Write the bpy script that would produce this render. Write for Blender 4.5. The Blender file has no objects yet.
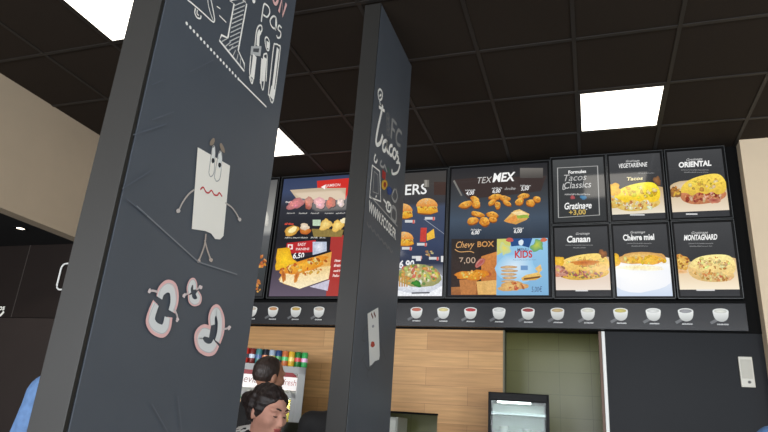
import bpy, bmesh, math, random
import numpy as np
from mathutils import Vector, Matrix

SC = bpy.context.scene
COL = SC.collection
CAM_H = 1.37
CEIL = CAM_H + 2.32
# ------------------------------------------------------------------ camera
YAW, PIT, ROL, FPX = -.338, .338, .0712, 607.0
_fw = Vector((math.sin(YAW)*math.cos(PIT), math.cos(YAW)*math.cos(PIT), math.sin(PIT)))
_r0 = Vector((math.cos(YAW), -math.sin(YAW), 0)); _u0 = _r0.cross(_fw)
_R = math.cos(ROL)*_r0 + math.sin(ROL)*_u0
_U = -math.sin(ROL)*_r0 + math.cos(ROL)*_u0
CAMP = Vector((0, 0, CAM_H))
cd = bpy.data.cameras.new('camera'); cam = bpy.data.objects.new('camera', cd); COL.objects.link(cam)
cam.matrix_world = Matrix(((_R.x, _U.x, -_fw.x, 0), (_R.y, _U.y, -_fw.y, 0), (_R.z, _U.z, -_fw.z, CAM_H), (0, 0, 0, 1)))
cd.sensor_width = 36; cd.sensor_fit = 'HORIZONTAL'; cd.lens = FPX/768*36
cd.clip_start = .02
SC.camera = cam

def ray(px, py):
    return _R*(px-384) - _U*(py-216) + _fw*FPX
def on(px, py, axis, v):
    "point of a real plane (axis = v) seen at a place of the photograph"
    d = ray(px, py); t = (v - CAMP[axis])/d[axis]
    return CAMP + d*t

# ------------------------------------------------------------------ materials
def lin(c):
    return tuple((x/255/12.92 if x/255 <= .04045 else ((x/255+.055)/1.055)**2.4) for x in c)
MATS = {}
def mat(name, rgb, rough=.5, metal=0., noise=0., nscale=8., bump=0., bscale=60., spec=.5, emis=None, estr=0., stretch=None, trans=0.):
    if name in MATS: return MATS[name]
    m = bpy.data.materials.new(name); m.use_nodes = True
    nt = m.node_tree; b = nt.nodes['Principled BSDF']
    c = lin(rgb)
    b.inputs['Base Color'].default_value = (*c, 1)
    b.inputs['Roughness'].default_value = rough; b.inputs['Metallic'].default_value = metal
    b.inputs['Specular IOR Level'].default_value = spec
    if trans: b.inputs['Transmission Weight'].default_value = trans
    if emis: b.inputs['Emission Color'].default_value = (*lin(emis), 1); b.inputs['Emission Strength'].default_value = estr
    tc = nt.nodes.new('ShaderNodeTexCoord'); mp = nt.nodes.new('ShaderNodeMapping')
    nt.links.new(tc.outputs['Object'], mp.inputs['Vector'])
    if stretch: mp.inputs['Scale'].default_value = stretch
    if noise:
        n = nt.nodes.new('ShaderNodeTexNoise'); n.inputs['Scale'].default_value = nscale; n.inputs['Detail'].default_value = 5
        nt.links.new(mp.outputs[0], n.inputs['Vector'])
        r = nt.nodes.new('ShaderNodeValToRGB')
        r.color_ramp.elements[0].position = .3; r.color_ramp.elements[1].position = .7
        r.color_ramp.elements[0].color = (*[x*(1-noise) for x in c], 1)
        r.color_ramp.elements[1].color = (*[min(1, x*(1+noise)) for x in c], 1)
        nt.links.new(n.outputs[0], r.inputs[0]); nt.links.new(r.outputs[0], b.inputs['Base Color'])
    if bump:
        n2 = nt.nodes.new('ShaderNodeTexNoise'); n2.inputs['Scale'].default_value = bscale
        nt.links.new(mp.outputs[0], n2.inputs['Vector'])
        bp = nt.nodes.new('ShaderNodeBump'); bp.inputs['Strength'].default_value = bump; bp.inputs['Distance'].default_value = .005
        nt.links.new(n2.outputs[0], bp.inputs['Height']); nt.links.new(bp.outputs[0], b.inputs['Normal'])
    MATS[name] = m
    return m

def art_mat(name, glow, rough=.15, noise=.0, spec=.5):
    if name in MATS: return MATS[name]
    m = bpy.data.materials.new(name); m.use_nodes = True
    nt = m.node_tree; b = nt.nodes['Principled BSDF']
    a = nt.nodes.new('ShaderNodeAttribute'); a.attribute_name = 'Col'
    out = a.outputs['Color']
    if noise:
        tc = nt.nodes.new('ShaderNodeTexCoord')
        n = nt.nodes.new('ShaderNodeTexNoise'); n.inputs['Scale'].default_value = 55; n.inputs['Detail'].default_value = 6; n.inputs['Roughness'].default_value = .7
        nt.links.new(tc.outputs['Object'], n.inputs['Vector'])
        mr = nt.nodes.new('ShaderNodeMapRange'); mr.inputs[1].default_value = .3; mr.inputs[2].default_value = .7
        mr.inputs[3].default_value = 1-noise; mr.inputs[4].default_value = 1+noise
        nt.links.new(n.outputs[0], mr.inputs[0])
        mx = nt.nodes.new('ShaderNodeVectorMath'); mx.operation = 'SCALE'
        nt.links.new(out, mx.inputs[0]); nt.links.new(mr.outputs[0], mx.inputs['Scale'])
        out = mx.outputs[0]
    b.inputs['Roughness'].default_value = rough; b.inputs['Specular IOR Level'].default_value = spec
    if glow:
        b.inputs['Base Color'].default_value = (.01, .01, .012, 1)
        nt.links.new(out, b.inputs['Emission Color']); b.inputs['Emission Strength'].default_value = glow
    else:
        nt.links.new(out, b.inputs['Base Color'])
    MATS[name] = m
    return m

BLACK = mat('black satin board', (26, 27, 29), .35)
BLACKM = mat('matt black', (9, 9, 9), .7, spec=.1)
FRAME = mat('board frame black metal', (9, 9, 10), .5, spec=.15)
ALU = mat('brushed dark aluminium edge', (74, 76, 77), .4, .4)
PILLAR = mat('charcoal laminate', (78, 83, 91), .42, noise=.07, nscale=2.5, spec=.35)
PILLAR_EDGE = mat('charcoal edge laminate', (36, 35, 33), .5, noise=.05, nscale=3, spec=.3)
TILE = mat('dark brown ceiling tile', (44, 36, 29), .85, noise=.1, nscale=120, bump=.3, bscale=300, spec=.2)
BAR = mat('brown black ceiling grid', (33, 29, 26), .55)
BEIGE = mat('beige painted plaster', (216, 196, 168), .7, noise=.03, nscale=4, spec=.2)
DARKWALL = mat('dark brown wall panel', (28, 21, 18), .6, noise=.06, nscale=3, spec=.2)
LOWWALL = mat('grey brown lower panel', (44, 37, 34), .6, noise=.06, nscale=3, spec=.2)
SOFFIT = mat('black soffit', (14, 13, 13), .7)
NAVY = mat('blue black door panel', (10, 14, 20), .5, noise=.05, nscale=2, spec=.2)
WHITE = mat('white lacquer', (230, 230, 226), .4)
FLOOR = mat('dark grey floor', (88, 84, 80), .4, noise=.12, nscale=2)
STEEL = mat('grey metal', (160, 160, 158), .35, .6)
GREYP = mat('grey enamel', (168, 168, 166), .4)
GLASS = None

def glass(name='clear glass'):
    if name in MATS: return MATS[name]
    m = bpy.data.materials.new(name); m.use_nodes = True; nt = m.node_tree
    nt.nodes.clear()
    o = nt.nodes.new('ShaderNodeOutputMaterial'); mx = nt.nodes.new('ShaderNodeMixShader')
    t = nt.nodes.new('ShaderNodeBsdfTransparent'); g = nt.nodes.new('ShaderNodeBsdfGlossy'); f = nt.nodes.new('ShaderNodeFresnel')
    g.inputs['Roughness'].default_value = .03; t.inputs['Color'].default_value = (.9, .94, .93, 1); f.inputs[0].default_value = 1.22
    nt.links.new(f.outputs[0], mx.inputs[0]); nt.links.new(t.outputs[0], mx.inputs[1]); nt.links.new(g.outputs[0], mx.inputs[2])
    nt.links.new(mx.outputs[0], o.inputs[0]); MATS[name] = m
    return m

def wood_mat():
    m = bpy.data.materials.new('horizontal oak planks'); m.use_nodes = True; nt = m.node_tree; b = nt.nodes['Principled BSDF']
    tc = nt.nodes.new('ShaderNodeTexCoord'); sw = nt.nodes.new('ShaderNodeSeparateXYZ'); cb = nt.nodes.new('ShaderNodeCombineXYZ')
    nt.links.new(tc.outputs['Object'], sw.inputs[0]); nt.links.new(sw.outputs[0], cb.inputs[0]); nt.links.new(sw.outputs[2], cb.inputs[1])
    br = nt.nodes.new('ShaderNodeTexBrick'); br.inputs['Scale'].default_value = 1.; br.offset = .37
    br.inputs['Brick Width'].default_value = .95; br.inputs['Row Height'].default_value = .145; br.inputs['Mortar Size'].default_value = .0016
    br.inputs['Color1'].default_value = (*lin((204, 158, 104)), 1); br.inputs['Color2'].default_value = (*lin((182, 136, 86)), 1); br.inputs['Mortar'].default_value = (*lin((158, 116, 76)), 1)
    br.inputs['Bias'].default_value = 0
    nt.links.new(cb.outputs[0], br.inputs['Vector'])
    mp = nt.nodes.new('ShaderNodeMapping'); mp.inputs['Scale'].default_value = (1.2, 1, 22)
    nt.links.new(tc.outputs['Object'], mp.inputs['Vector'])
    n = nt.nodes.new('ShaderNodeTexNoise'); n.inputs['Scale'].default_value = 2.2; n.inputs['Detail'].default_value = 6
    nt.links.new(mp.outputs[0], n.inputs['Vector'])
    mr = nt.nodes.new('ShaderNodeMapRange'); mr.inputs[1].default_value = .3; mr.inputs[2].default_value = .7; mr.inputs[3].default_value = .8; mr.inputs[4].default_value = 1.12
    nt.links.new(n.outputs[0], mr.inputs[0])
    mx = nt.nodes.new('ShaderNodeVectorMath'); mx.operation = 'SCALE'
    nt.links.new(br.outputs[0], mx.inputs[0]); nt.links.new(mr.outputs[0], mx.inputs['Scale'])
    nt.links.new(mx.outputs[0], b.inputs['Base Color']); b.inputs['Roughness'].default_value = .45; b.inputs['Specular IOR Level'].default_value = .3
    return m

def tile_mat():
    m = bpy.data.materials.new('olive green wall tiles'); m.use_nodes = True; nt = m.node_tree; b = nt.nodes['Principled BSDF']
    tc = nt.nodes.new('ShaderNodeTexCoord'); sw = nt.nodes.new('ShaderNodeSeparateXYZ'); cb = nt.nodes.new('ShaderNodeCombineXYZ')
    ad = nt.nodes.new('ShaderNodeMath'); ad.operation = 'ADD'; ad.inputs[1].default_value = .02
    nt.links.new(tc.outputs['Object'], sw.inputs[0]); nt.links.new(sw.outputs[0], cb.inputs[0]); nt.links.new(sw.outputs[2], ad.inputs[0]); nt.links.new(ad.outputs[0], cb.inputs[1])
    br = nt.nodes.new('ShaderNodeTexBrick'); br.inputs['Scale'].default_value = 1.; br.offset = 0
    br.inputs['Brick Width'].default_value = .28; br.inputs['Row Height'].default_value = .2; br.inputs['Mortar Size'].default_value = .0022
    br.inputs['Color1'].default_value = (*lin((124, 126, 84)), 1); br.inputs['Color2'].default_value = (*lin((118, 120, 79)), 1); br.inputs['Mortar'].default_value = (*lin((100, 102, 68)), 1)
    nt.links.new(cb.outputs[0], br.inputs['Vector']); nt.links.new(br.outputs[0], b.inputs['Base Color'])
    b.inputs['Roughness'].default_value = .3; b.inputs['Specular IOR Level'].default_value = .3
    return m
WOOD = wood_mat(); GREEN = tile_mat()

# ------------------------------------------------------------------ helpers
def obj(name, me, m=None, parent=None):
    o = bpy.data.objects.new(name, me); COL.objects.link(o)
    if m is not None and not me.materials: me.materials.append(m)
    if parent: o.parent = parent
    return o
def tag(o, label=None, cat=None, group=None, kind=None):
    if label: o['label'] = label
    if cat: o['category'] = cat
    if group: o['group'] = group
    if kind: o['kind'] = kind
    return o
def thing(name, label, cat, loc=(0, 0, 0), rz=0., group=None):
    o = bpy.data.objects.new(name, None); COL.objects.link(o); o.empty_display_size = .1
    o.location = loc; o.rotation_euler = (0, 0, rz)
    return tag(o, label, cat, group)
def copy_tree(o, parent=None):
    c = o.copy(); COL.objects.link(c)
    if parent: c.parent = parent
    for ch in list(o.children): copy_tree(ch, c)
    return c

def keeper(t):
    "parts modelled in world coordinates: shift them by their thing's base (sub-parts need no shift)"
    def loc(o):
        for q in (o if isinstance(o, list) else [o]):
            q.location = -t.location if q.parent == t else (0, 0, 0)
        return o[0] if isinstance(o, list) else o
    return loc
class MB:
    def __init__(s): s.bm = bmesh.new()
    def box(s, a, b, bev=0., rot=None, piv=None):
        x0, y0, z0 = a; x1, y1, z1 = b
        g = bmesh.ops.create_cube(s.bm, size=1)
        vs = g['verts']
        for v in vs: v.co = Vector(((x0+x1)/2+v.co.x*(x1-x0), (y0+y1)/2+v.co.y*(y1-y0), (z0+z1)/2+v.co.z*(z1-z0)))
        if rot is not None:
            bmesh.ops.rotate(s.bm, verts=vs, cent=piv or ((x0+x1)/2, (y0+y1)/2, (z0+z1)/2), matrix=rot)
        if bev:
            es = list({e for v in vs for e in v.link_edges})
            bmesh.ops.bevel(s.bm, geom=es, offset=bev, segments=2, affect='EDGES', profile=.5)
        return s
    def lathe(s, prof, n=20, c=(0, 0, 0), cap=True):
        rings = []
        for r, z in prof:
            rings.append([s.bm.verts.new((c[0]+r*math.cos(2*math.pi*k/n), c[1]+r*math.sin(2*math.pi*k/n), c[2]+z)) for k in range(n)])
        for a, b in zip(rings, rings[1:]):
            for k in range(n): 
                f = s.bm.faces.new((a[k], a[(k+1) % n], b[(k+1) % n], b[k])); f.smooth = True
        if cap: s.bm.faces.new(rings[0][::-1]); s.bm.faces.new(rings[-1])
        return s
    def tube(s, pts, r, n=8):
        rings = []
        pts = [Vector(p) for p in pts]
        for i, p in enumerate(pts):
            t = (pts[min(i+1, len(pts)-1)]-pts[max(i-1, 0)]).normalized()
            a = t.orthogonal().normalized() if abs(t.z) > .9 else Vector((0, 0, 1)).cross(t).normalized()
            b = t.cross(a)
            rings.append([s.bm.verts.new(p+(a*math.cos(2*math.pi*k/n)+b*math.sin(2*math.pi*k/n))*r) for k in range(n)])
        for A, B in zip(rings, rings[1:]):
            for k in range(n):
                f = s.bm.faces.new((A[k], A[(k+1) % n], B[(k+1) % n], B[k])); f.smooth = True
        s.bm.faces.new(rings[0][::-1]); s.bm.faces.new(rings[-1])
        return s
    def build(s, name, m, parent=None):
        bmesh.ops.recalc_face_normals(s.bm, faces=s.bm.faces)
        me = bpy.data.meshes.new(name); s.bm.to_mesh(me); s.bm.free()
        return obj(name, me, m, parent)
def structure(name, mb, m, parent=None, label=None, cat=None):
    o = mb.build(name, m, parent)
    if not parent: o['kind'] = 'structure'; tag(o, label, cat)
    return o

# ------------------------------------------------------------------ flat printed / chalk art on real planes
_txt = {}
def text_mesh(s, shear=0., bold=0., spacing=1.):
    k = (s, shear, bold, spacing)
    if k in _txt: return _txt[k]
    cu = bpy.data.curves.new('lettering', 'FONT'); cu.body = s; cu.shear = shear; cu.offset = bold; cu.space_character = spacing; cu.resolution_u = 3
    o = bpy.data.objects.new('lettering', cu); COL.objects.link(o)
    dg = bpy.context.evaluated_depsgraph_get(); dg.update()
    me = bpy.data.meshes.new_from_object(o.evaluated_get(dg))
    vs = [(v.co.x, v.co.y) for v in me.vertices]; fs = [tuple(p.vertices) for p in me.polygons]
    bpy.data.objects.remove(o); bpy.data.curves.remove(cu); bpy.data.meshes.remove(me)
    _txt[k] = (vs, fs); return _txt[k]

class Plane:
    """a real wall face: axis = v, offset outwards by 'n'; u,w are the in-plane world axes; px() maps a place of the photo onto it"""
    def __init__(s, axis, v, sgn):
        s.axis, s.v, s.sgn, s.layer = axis, v, sgn, 0
    def px(s, x, y):
        p = on(x, y, s.axis, s.v)
        return (p.x, p.z) if s.axis == 1 else (p.y, p.z)
    def world(s, u, w, off):
        return (u, s.v+s.sgn*off, w) if s.axis == 1 else (s.v+s.sgn*off, u, w)

class Art:
    def __init__(s, plane, raw=False):
        s.p = plane; s.vs = []; s.fs = []; s.cs = []; s.raw = raw
    def _m(s, x, y): return (x, y) if s.raw else s.p.px(x, y)
    def _off(s):
        s.p.layer += 1; return .0006 + s.p.layer*.00005
    def face(s, uv, cols, off):
        i = len(s.vs)
        for (u, w) in uv: s.vs.append(s.p.world(u, w, off))
        s.fs.append(tuple(range(i, i+len(uv)))); s.cs.extend(cols)
    def poly(s, pts, col, col2=None):
        off = s._off(); uv = [s._m(*p) for p in pts]
        c = lin(col)
        if col2 is None: cols = [c]*len(uv)
        else:
            c2 = lin(col2); ws = [q[1] for q in uv]; lo, hi = min(ws), max(ws)
            cols = [tuple(c2[k]+(c[k]-c2[k])*(q[1]-lo)/(hi-lo+1e-9) for k in range(3)) for q in uv]
        s.face(uv, cols, off); return s
    def rect(s, x0, y0, x1, y1, col, col2=None):
        return s.poly([(x0, y0), (x1, y0), (x1, y1), (x0, y1)], col, col2)
    def blob(s, cx, cy, rx, ry, col, edge=None, jit=.12, seed=0, rot=0., n=20, top=None):
        rnd = random.Random(seed*7919+int(cx*13)+int(cy*29)); off = s._off()
        ph = [rnd.uniform(0, 6.28) for _ in range(4)]
        c0 = lin(col); c1 = lin(edge or col); ct = lin(top) if top else None
        pts = []
        for k in range(n):
            a = 2*math.pi*k/n
            r = 1+jit*(.6*math.sin(2*a+ph[0])+.5*math.sin(3*a+ph[1])+.4*math.sin(5*a+ph[2])+.3*math.sin(8*a+ph[3]))
            x, y = rx*r*math.cos(a), ry*r*math.sin(a)
            pts.append((cx+x*math.cos(rot)-y*math.sin(rot), cy+x*math.sin(rot)+y*math.cos(rot)))
        uv = [s._m(*p) for p in pts]; cc = s._m(cx-rx*.1, cy-ry*.2)
        for k in range(n):
            k2 = (k+1) % n
            a1 = c1; a2 = c1
            if ct:
                f = lambda q: max(0, -math.sin(2*math.pi*q/n)) if not s.raw else max(0, math.sin(2*math.pi*q/n))
                a1 = tuple(c1[i]+(ct[i]-c1[i])*f(k) for i in range(3)); a2 = tuple(c1[i]+(ct[i]-c1[i])*f(k2) for i in range(3))
            s.face([cc, uv[k], uv[k2]], [c0, a1, a2], off)
        return s
    def specks(s, cx, cy, rx, ry, n, cols, size=(1., 2.2), seed=1, rot=0.):
        rnd = random.Random(seed)
        for i in range(n):
            a = rnd.uniform(0, 6.28); r = math.sqrt(rnd.random())
            x, y = rx*r*math.cos(a), ry*r*math.sin(a)
            q = rnd.uniform(*size); c = rnd.choice(cols)
            c = tuple(max(0, min(255, v+rnd.randint(-14, 14))) for v in c)
            s.blob(cx+x*math.cos(rot)-y*math.sin(rot), cy+x*math.sin(rot)+y*math.cos(rot), q*rnd.uniform(.7, 1.5), q*rnd.uniform(.5, 1), c, tuple(v*.82 for v in c), .15, i, rnd.uniform(0, 3), 9)
        return s
    def stroke(s, pts, w, col, closed=False, taper=False, smooth=True):
        off = s._off()
        if closed: pts = list(pts)+[pts[0]]
        uv = [Vector(s._m(*p)) for p in pts]
        if smooth and len(uv) > 2:
            q = []
            for i in range(len(uv)-1):
                p0 = uv[i-1] if i else (uv[-2] if closed else uv[0]); p1 = uv[i]; p2 = uv[i+1]
                p3 = uv[i+2] if i+2 < len(uv) else (uv[1] if closed else uv[-1])
                for k in range(5):
                    t = k/5; q.append(.5*((2*p1)+(p2-p0)*t+(2*p0-5*p1+4*p2-p3)*t*t+(3*p1-p0-3*p2+p3)*t**3))
            q.append(uv[-1]); uv = q
        c = lin(col); n = len(uv)
        for i in range(n-1):
            def nrm(j):
                t = uv[min(j+1, n-1)]-uv[max(j-1, 0)]
                if closed and (j == 0 or j == n-1): t = uv[1]-uv[-2]
                if t.length < 1e-9: t = Vector((1, 0))
                t.normalize(); return Vector((-t.y, t.x))
            wa = wb = w/2
            if taper: wa *= math.sin(math.pi*(i+.3)/(n)); wb *= math.sin(math.pi*(i+1.3)/(n+.6))
            a, b = nrm(i)*wa, nrm(i+1)*wb
            s.face([uv[i]-a, uv[i+1]-b, uv[i+1]+b, uv[i]+a], [c]*4, off)
        return s
    def text(s, st, x0, y0, x1, col, shear=0., bold=0., vs=1., hgt=None, y1=None, spacing=1.):
        "baseline from (x0,y0) to (x1,y1) of the plane as seen in the photo; hgt = cap height in metres"
        off = s._off(); V, F = text_mesh(st, shear, bold, spacing)
        if not V: return s
        a = Vector(s._m(x0, y0)); b = Vector(s._m(x1, y1 if y1 is not None else y0))
        mn = min(v[0] for v in V); mx_ = max(v[0] for v in V)
        if y1 is None: b.y = a.y
        d = b-a; k = d.length/(mx_-mn); d.normalize(); nn = Vector((-d.y, d.x))
        kh = k*vs if hgt is None else hgt/.73
        c = lin(col)
        uv = [a+d*((v[0]-mn)*k)+nn*(v[1]*kh) for v in V]
        for f in F: s.face([uv[i] for i in f], [c]*len(f), off)
        return s
    def squig(s, x0, y0, x1, h, col, seed=0, w=.004):
        "a line of print too small to read"
        rnd = random.Random(seed); x = x0
        while x < x1:
            n = rnd.uniform(.8, 1.6)
            s.stroke([(x, y0), (x+n*.4, y0-h*rnd.uniform(.4, 1)), (x+n, y0-h*rnd.uniform(0, .5))], w, col, smooth=False); x += n+rnd.choice([0, 0, .5])
        return s
    def build(s, name, m, parent=None, gap=.010):
        "pieces printed well apart become parts of their own; the first one is returned"
        pr = {}
        for f in s.fs:
            k = round(abs(s.vs[f[0]][s.p.axis]-s.p.v), 6); pr.setdefault(k, []).append(f)
        ax = [i for i in range(3) if i != s.p.axis]
        bx = []
        for k, fl in pr.items():
            c = [[s.vs[i][q] for f in fl for i in f] for q in ax]
            bx.append([min(c[0]), min(c[1]), max(c[0]), max(c[1]), fl])
        done = False
        while not done:
            done = True
            for i in range(len(bx)):
                for j in range(i+1, len(bx)):
                    A_, B_ = bx[i], bx[j]
                    if A_[0]-gap < B_[2] and B_[0]-gap < A_[2] and A_[1]-gap < B_[3] and B_[1]-gap < A_[3]:
                        bx[i] = [min(A_[0], B_[0]), min(A_[1], B_[1]), max(A_[2], B_[2]), max(A_[3], B_[3]), A_[4]+B_[4]]; bx.pop(j); done = False; break
                if not done: break
        start = {}; n = 0
        for f in s.fs: start[f] = n; n += len(f)
        out = []
        for q in bx: out.append(s._one(name, m, parent, q[4], start))
        return out
    def _one(s, name, m, parent, fl, start):
        vs, fs, cs = [], [], []
        for f in fl:
            i = len(vs); vs += [s.vs[k] for k in f]; fs.append(tuple(range(i, i+len(f)))); cs += s.cs[start[f]:start[f]+len(f)]
        me = bpy.data.meshes.new(name); me.from_pydata(vs, [], fs)
        at = me.color_attributes.new('Col', 'FLOAT_COLOR', 'CORNER')
        buf = np.ones((len(cs), 4), dtype=np.float32); buf[:, :3] = np.array(cs, dtype=np.float32)
        at.data.foreach_set('color', buf.ravel())
        nrm = Vector((0, s.p.sgn, 0)) if s.p.axis == 1 else Vector((s.p.sgn, 0, 0))
        bm = bmesh.new(); bm.from_mesh(me)
        fl_ = [f for f in bm.faces if f.normal.dot(nrm) < 0]
        bmesh.ops.reverse_faces(bm, faces=fl_); bmesh.ops.remove_doubles(bm, verts=bm.verts, dist=2e-6); bm.to_mesh(me); bm.free()
        return obj(name, me, m, parent)

H0 = CAM_H
# ------------------------------------------------------------------ the room
XR, XL, YB, YW = 4.2, -7.2, -4.2, 5.05
structure('floor', MB().box((XL, YB, -.1), (XR, 6.2, 0)), FLOOR)
structure('ceiling', MB().box((-4.1, YB, CEIL), (XR, YW+.2, CEIL+.1)), TILE)
gb = MB()
GX, GY, SX, SY = -.0139, 3.2905, .5877, .6197
for i in range(-6, 8):
    x = GX+i*SX
    if x > -4.1: gb.box((x-.012, YB, CEIL-.006), (x+.012, YW, CEIL+.001))
for j in range(-12, 3):
    y = GY+j*SY
    gb.box((-4.1, y-.012, CEIL-.0055), (XR, y+.012, CEIL+.001))
structure('trim_1', gb, BAR)
bpy.data.objects['trim_1']['label'] = 'thin metal grid between the dark ceiling tiles'
# bulkhead on the left and the low black soffit behind it
ZS = H0+1.36
structure('wall_left', MB().box((-4.22, YB, ZS), (-4.1, YW, CEIL+.1)), mat('shade darkened plaster', (184, 167, 144), .7, noise=.03, nscale=4, spec=.2))  # plaster colour darkened to stand in for dimmer light on the bulkhead
structure('ceiling_2', MB().box((XL, YB, ZS), (-4.22, YW, ZS+.1)), SOFFIT)
structure('wall_far_left', MB().box((XL-.1, YB, 0), (XL, 4.0, ZS)), DARKWALL)
structure('wall_back_left', MB().box((XL, 4.0, H0+.705), (-3.7, 4.1, ZS)), DARKWALL)
structure('wall_back_left_lower', MB().box((XL, 4.0, 0), (-3.7, 4.1, H0+.7)), LOWWALL)
structure('trim_2', MB().box((-4.775, 3.9965, H0+.705), (-4.768, 4.0, ZS)), mat('panel seam grey', (62, 56, 52), .5))
structure('wall_return', MB().box((-3.72, 4.0, 0), (-3.62, YW+.1, ZS)).box((-4.12, 4.0, ZS-.01), (-3.62, YW+.1, ZS+.05)), DARKWALL)
# wall with the menu: black fascia above, planks and an opening to the kitchen below
ZF = H0+.83
structure('wall_back', MB().box((-3.62, 4.99, ZF), (1.2, 5.13, CEIL+.1)), BLACKM)
wl = MB()
wl.box((-3.62, 5.03, 0), (-2.05, 5.13, ZF)); wl.box((-1.19, 5.03, 0), (-.667, 5.13, ZF))
wl.box((-2.05, 5.03, H0+.146), (-1.19, 5.13, ZF)); wl.box((-2.05, 5.03, 0), (-1.19, 5.13, .9))
structure('wall_back_planks', wl, WOOD)
structure('lintel_shade', MB().box((-2.05, 5.022, H0+.139), (-1.185, 5.14, H0+.152)), BLACKM)  # black strip standing in for the shadow under the hatch lintel
structure('trim_4', MB().box((-.667, 5.02, 0), (-.655, 5.14, ZF)), mat('olive edge', (92, 92, 70), .5))
structure('trim_5', MB().box((.066, 5.0, 0), (.086, 5.13, ZF)), mat('brown jamb', (92, 60, 38), .5))
structure('trim_6', MB().box((.087, 4.992, 0), (.112, 5.12, ZF), .003), WHITE)
structure('door_1', MB().box((.114, 5.0, 0), (1.2, 5.1, ZF)), NAVY)
structure('wall_kitchen', MB().box((-2.4, 6.0, 0), (.9, 6.1, 3.1)), GREEN)
structure('wall_kitchen_left', MB().box((-2.5, 5.13, 0), (-2.4, 6.1, 3.1)), GREEN)
structure('wall_kitchen_right', MB().box((.9, 5.13, 0), (1.0, 6.1, 3.1)), GREEN)
structure('ceiling_kitchen', MB().box((-2.5, 5.13, 3.1), (1.0, 6.1, 3.2)), mat('kitchen white ceiling', (190, 190, 180), .8))
structure('wall_right', MB().box((1.175, 4.88, 0), (XR, 5.15, CEIL+.1)), BEIGE)
sr = MB().box((XR, YB, 0), (XR+.1, 5.15, .5)).box((XR, YB, 2.7), (XR+.1, 5.15, CEIL+.1)).box((XR, 2.6, .5), (XR+.1, 5.15, 2.7)).box((XR, YB, .5), (XR+.1, -3.2, 2.7)).box((XR, -.4, .5), (XR+.1, -.1, 2.7))
structure('wall_side_right', sr, BEIGE)
for i, (y0, y1) in enumerate(((-3.2, -.4), (-.1, 2.6))):
    w = MB()
    w.box((XR+.03, y0, .5), (XR+.09, y0+.06, 2.7)); w.box((XR+.03, y1-.06, .5), (XR+.09, y1, 2.7)); w.box((XR+.03, y0, .5), (XR+.09, y1, .56)); w.box((XR+.03, y0, 2.64), (XR+.09, y1, 2.7)); w.box((XR+.03, (y0+y1)/2-.03, .5), (XR+.09, (y0+y1)/2+.03, 2.7))
    structure('window_%d' % (i+5), w, mat('dark window frame', (40, 42, 46), .4))
# street front behind the camera: piers, a sill and a lintel round three window openings
rw = MB()
rw.box((XL, YB-.15, 0), (XR, YB, .5)); rw.box((XL, YB-.15, 3.0), (XR, YB, CEIL+.1))
for x0, x1 in ((XL, -6.2), (-3.6, -3.2), (-.6, -.2), (2.4, 2.8), (XR-.1, XR)): rw.box((x0, YB-.15, .5), (x1, YB, 3.0))
structure('wall_rear', rw, BEIGE)
DARKM = mat('dark window frame', (40, 42, 46), .4)
for i, (x0, x1) in enumerate(((-6.2, -3.6), (-3.2, -.6), (-.2, 2.4), (2.8, 4.1))):
    w = MB()
    w.box((x0, YB-.1, .5), (x0+.06, YB-.04, 3.0)); w.box((x1-.06, YB-.1, .5), (x1, YB-.04, 3.0))
    w.box((x0, YB-.1, .5), (x1, YB-.04, .56)); w.box((x0, YB-.1, 2.94), (x1, YB-.04, 3.0)); w.box(((x0+x1)/2-.03, YB-.1, .5), ((x0+x1)/2+.03, YB-.04, 3.0))
    structure('window_%d' % (i+1), w, DARKM)

# ------------------------------------------------------------------ lamps
def panel_light(x, y, label, estr):
    t = thing('ceiling_light', label, 'ceiling light', (x+SX/2, y+SY/2, CEIL), 0, 'square ceiling light panels')
    f = MB(); a, b = SX/2-.012, SY/2-.012
    f.box((-a, -b, -.008), (a, -b+.014, 0)).box((-a, b-.014, -.008), (a, b, 0)).box((-a, -b+.014, -.008), (-a+.014, b-.014, 0)).box((a-.014, -b+.014, -.008), (a, b-.014, 0))
    f.build('frame', BAR, t)
    MB().box((-a+.013, -b+.013, -.005), (a-.013, b-.013, -.001)).build('diffuser', mat('glowing diffuser', (255, 250, 240), .5, emis=(255, 247, 234), estr=estr), t)
    return t
LS = 3.6
panel_light(GX, GY+SY, 'glowing square ceiling panel above the small framed menu boards', LS)
panel_light(GX-5*SX, GY+SY, 'glowing ceiling panel peeking out right of the large character column', LS)
panel_light(GX-5*SX, GY-2*SY, 'glowing ceiling panel at the top left of the photo, cut by the column', LS)
for i, j in ((0, -4), (-5, -8), (0, -8), (4, -5)):
    o = panel_light(GX+i*SX, GY+j*SY, 'glowing square ceiling panel behind the photographer', LS)
pt = on(20.5, 228, 2, ZS)
t = thing('downlight', 'small round recessed spotlight in the low black soffit', 'spotlight', (pt.x, pt.y, ZS))
MB().lathe([(.05, -.006), (.05, 0), (.033, 0), (.033, -.006)], 24, cap=False).build('ring', mat('dark ring', (40, 38, 36), .4), t)
MB().lathe([(.001, -.003), (.031, -.003)], 20, cap=False).build('lamp', mat('spot glow', (255, 240, 220), .5, emis=(255, 240, 215), estr=5), t)

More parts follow.
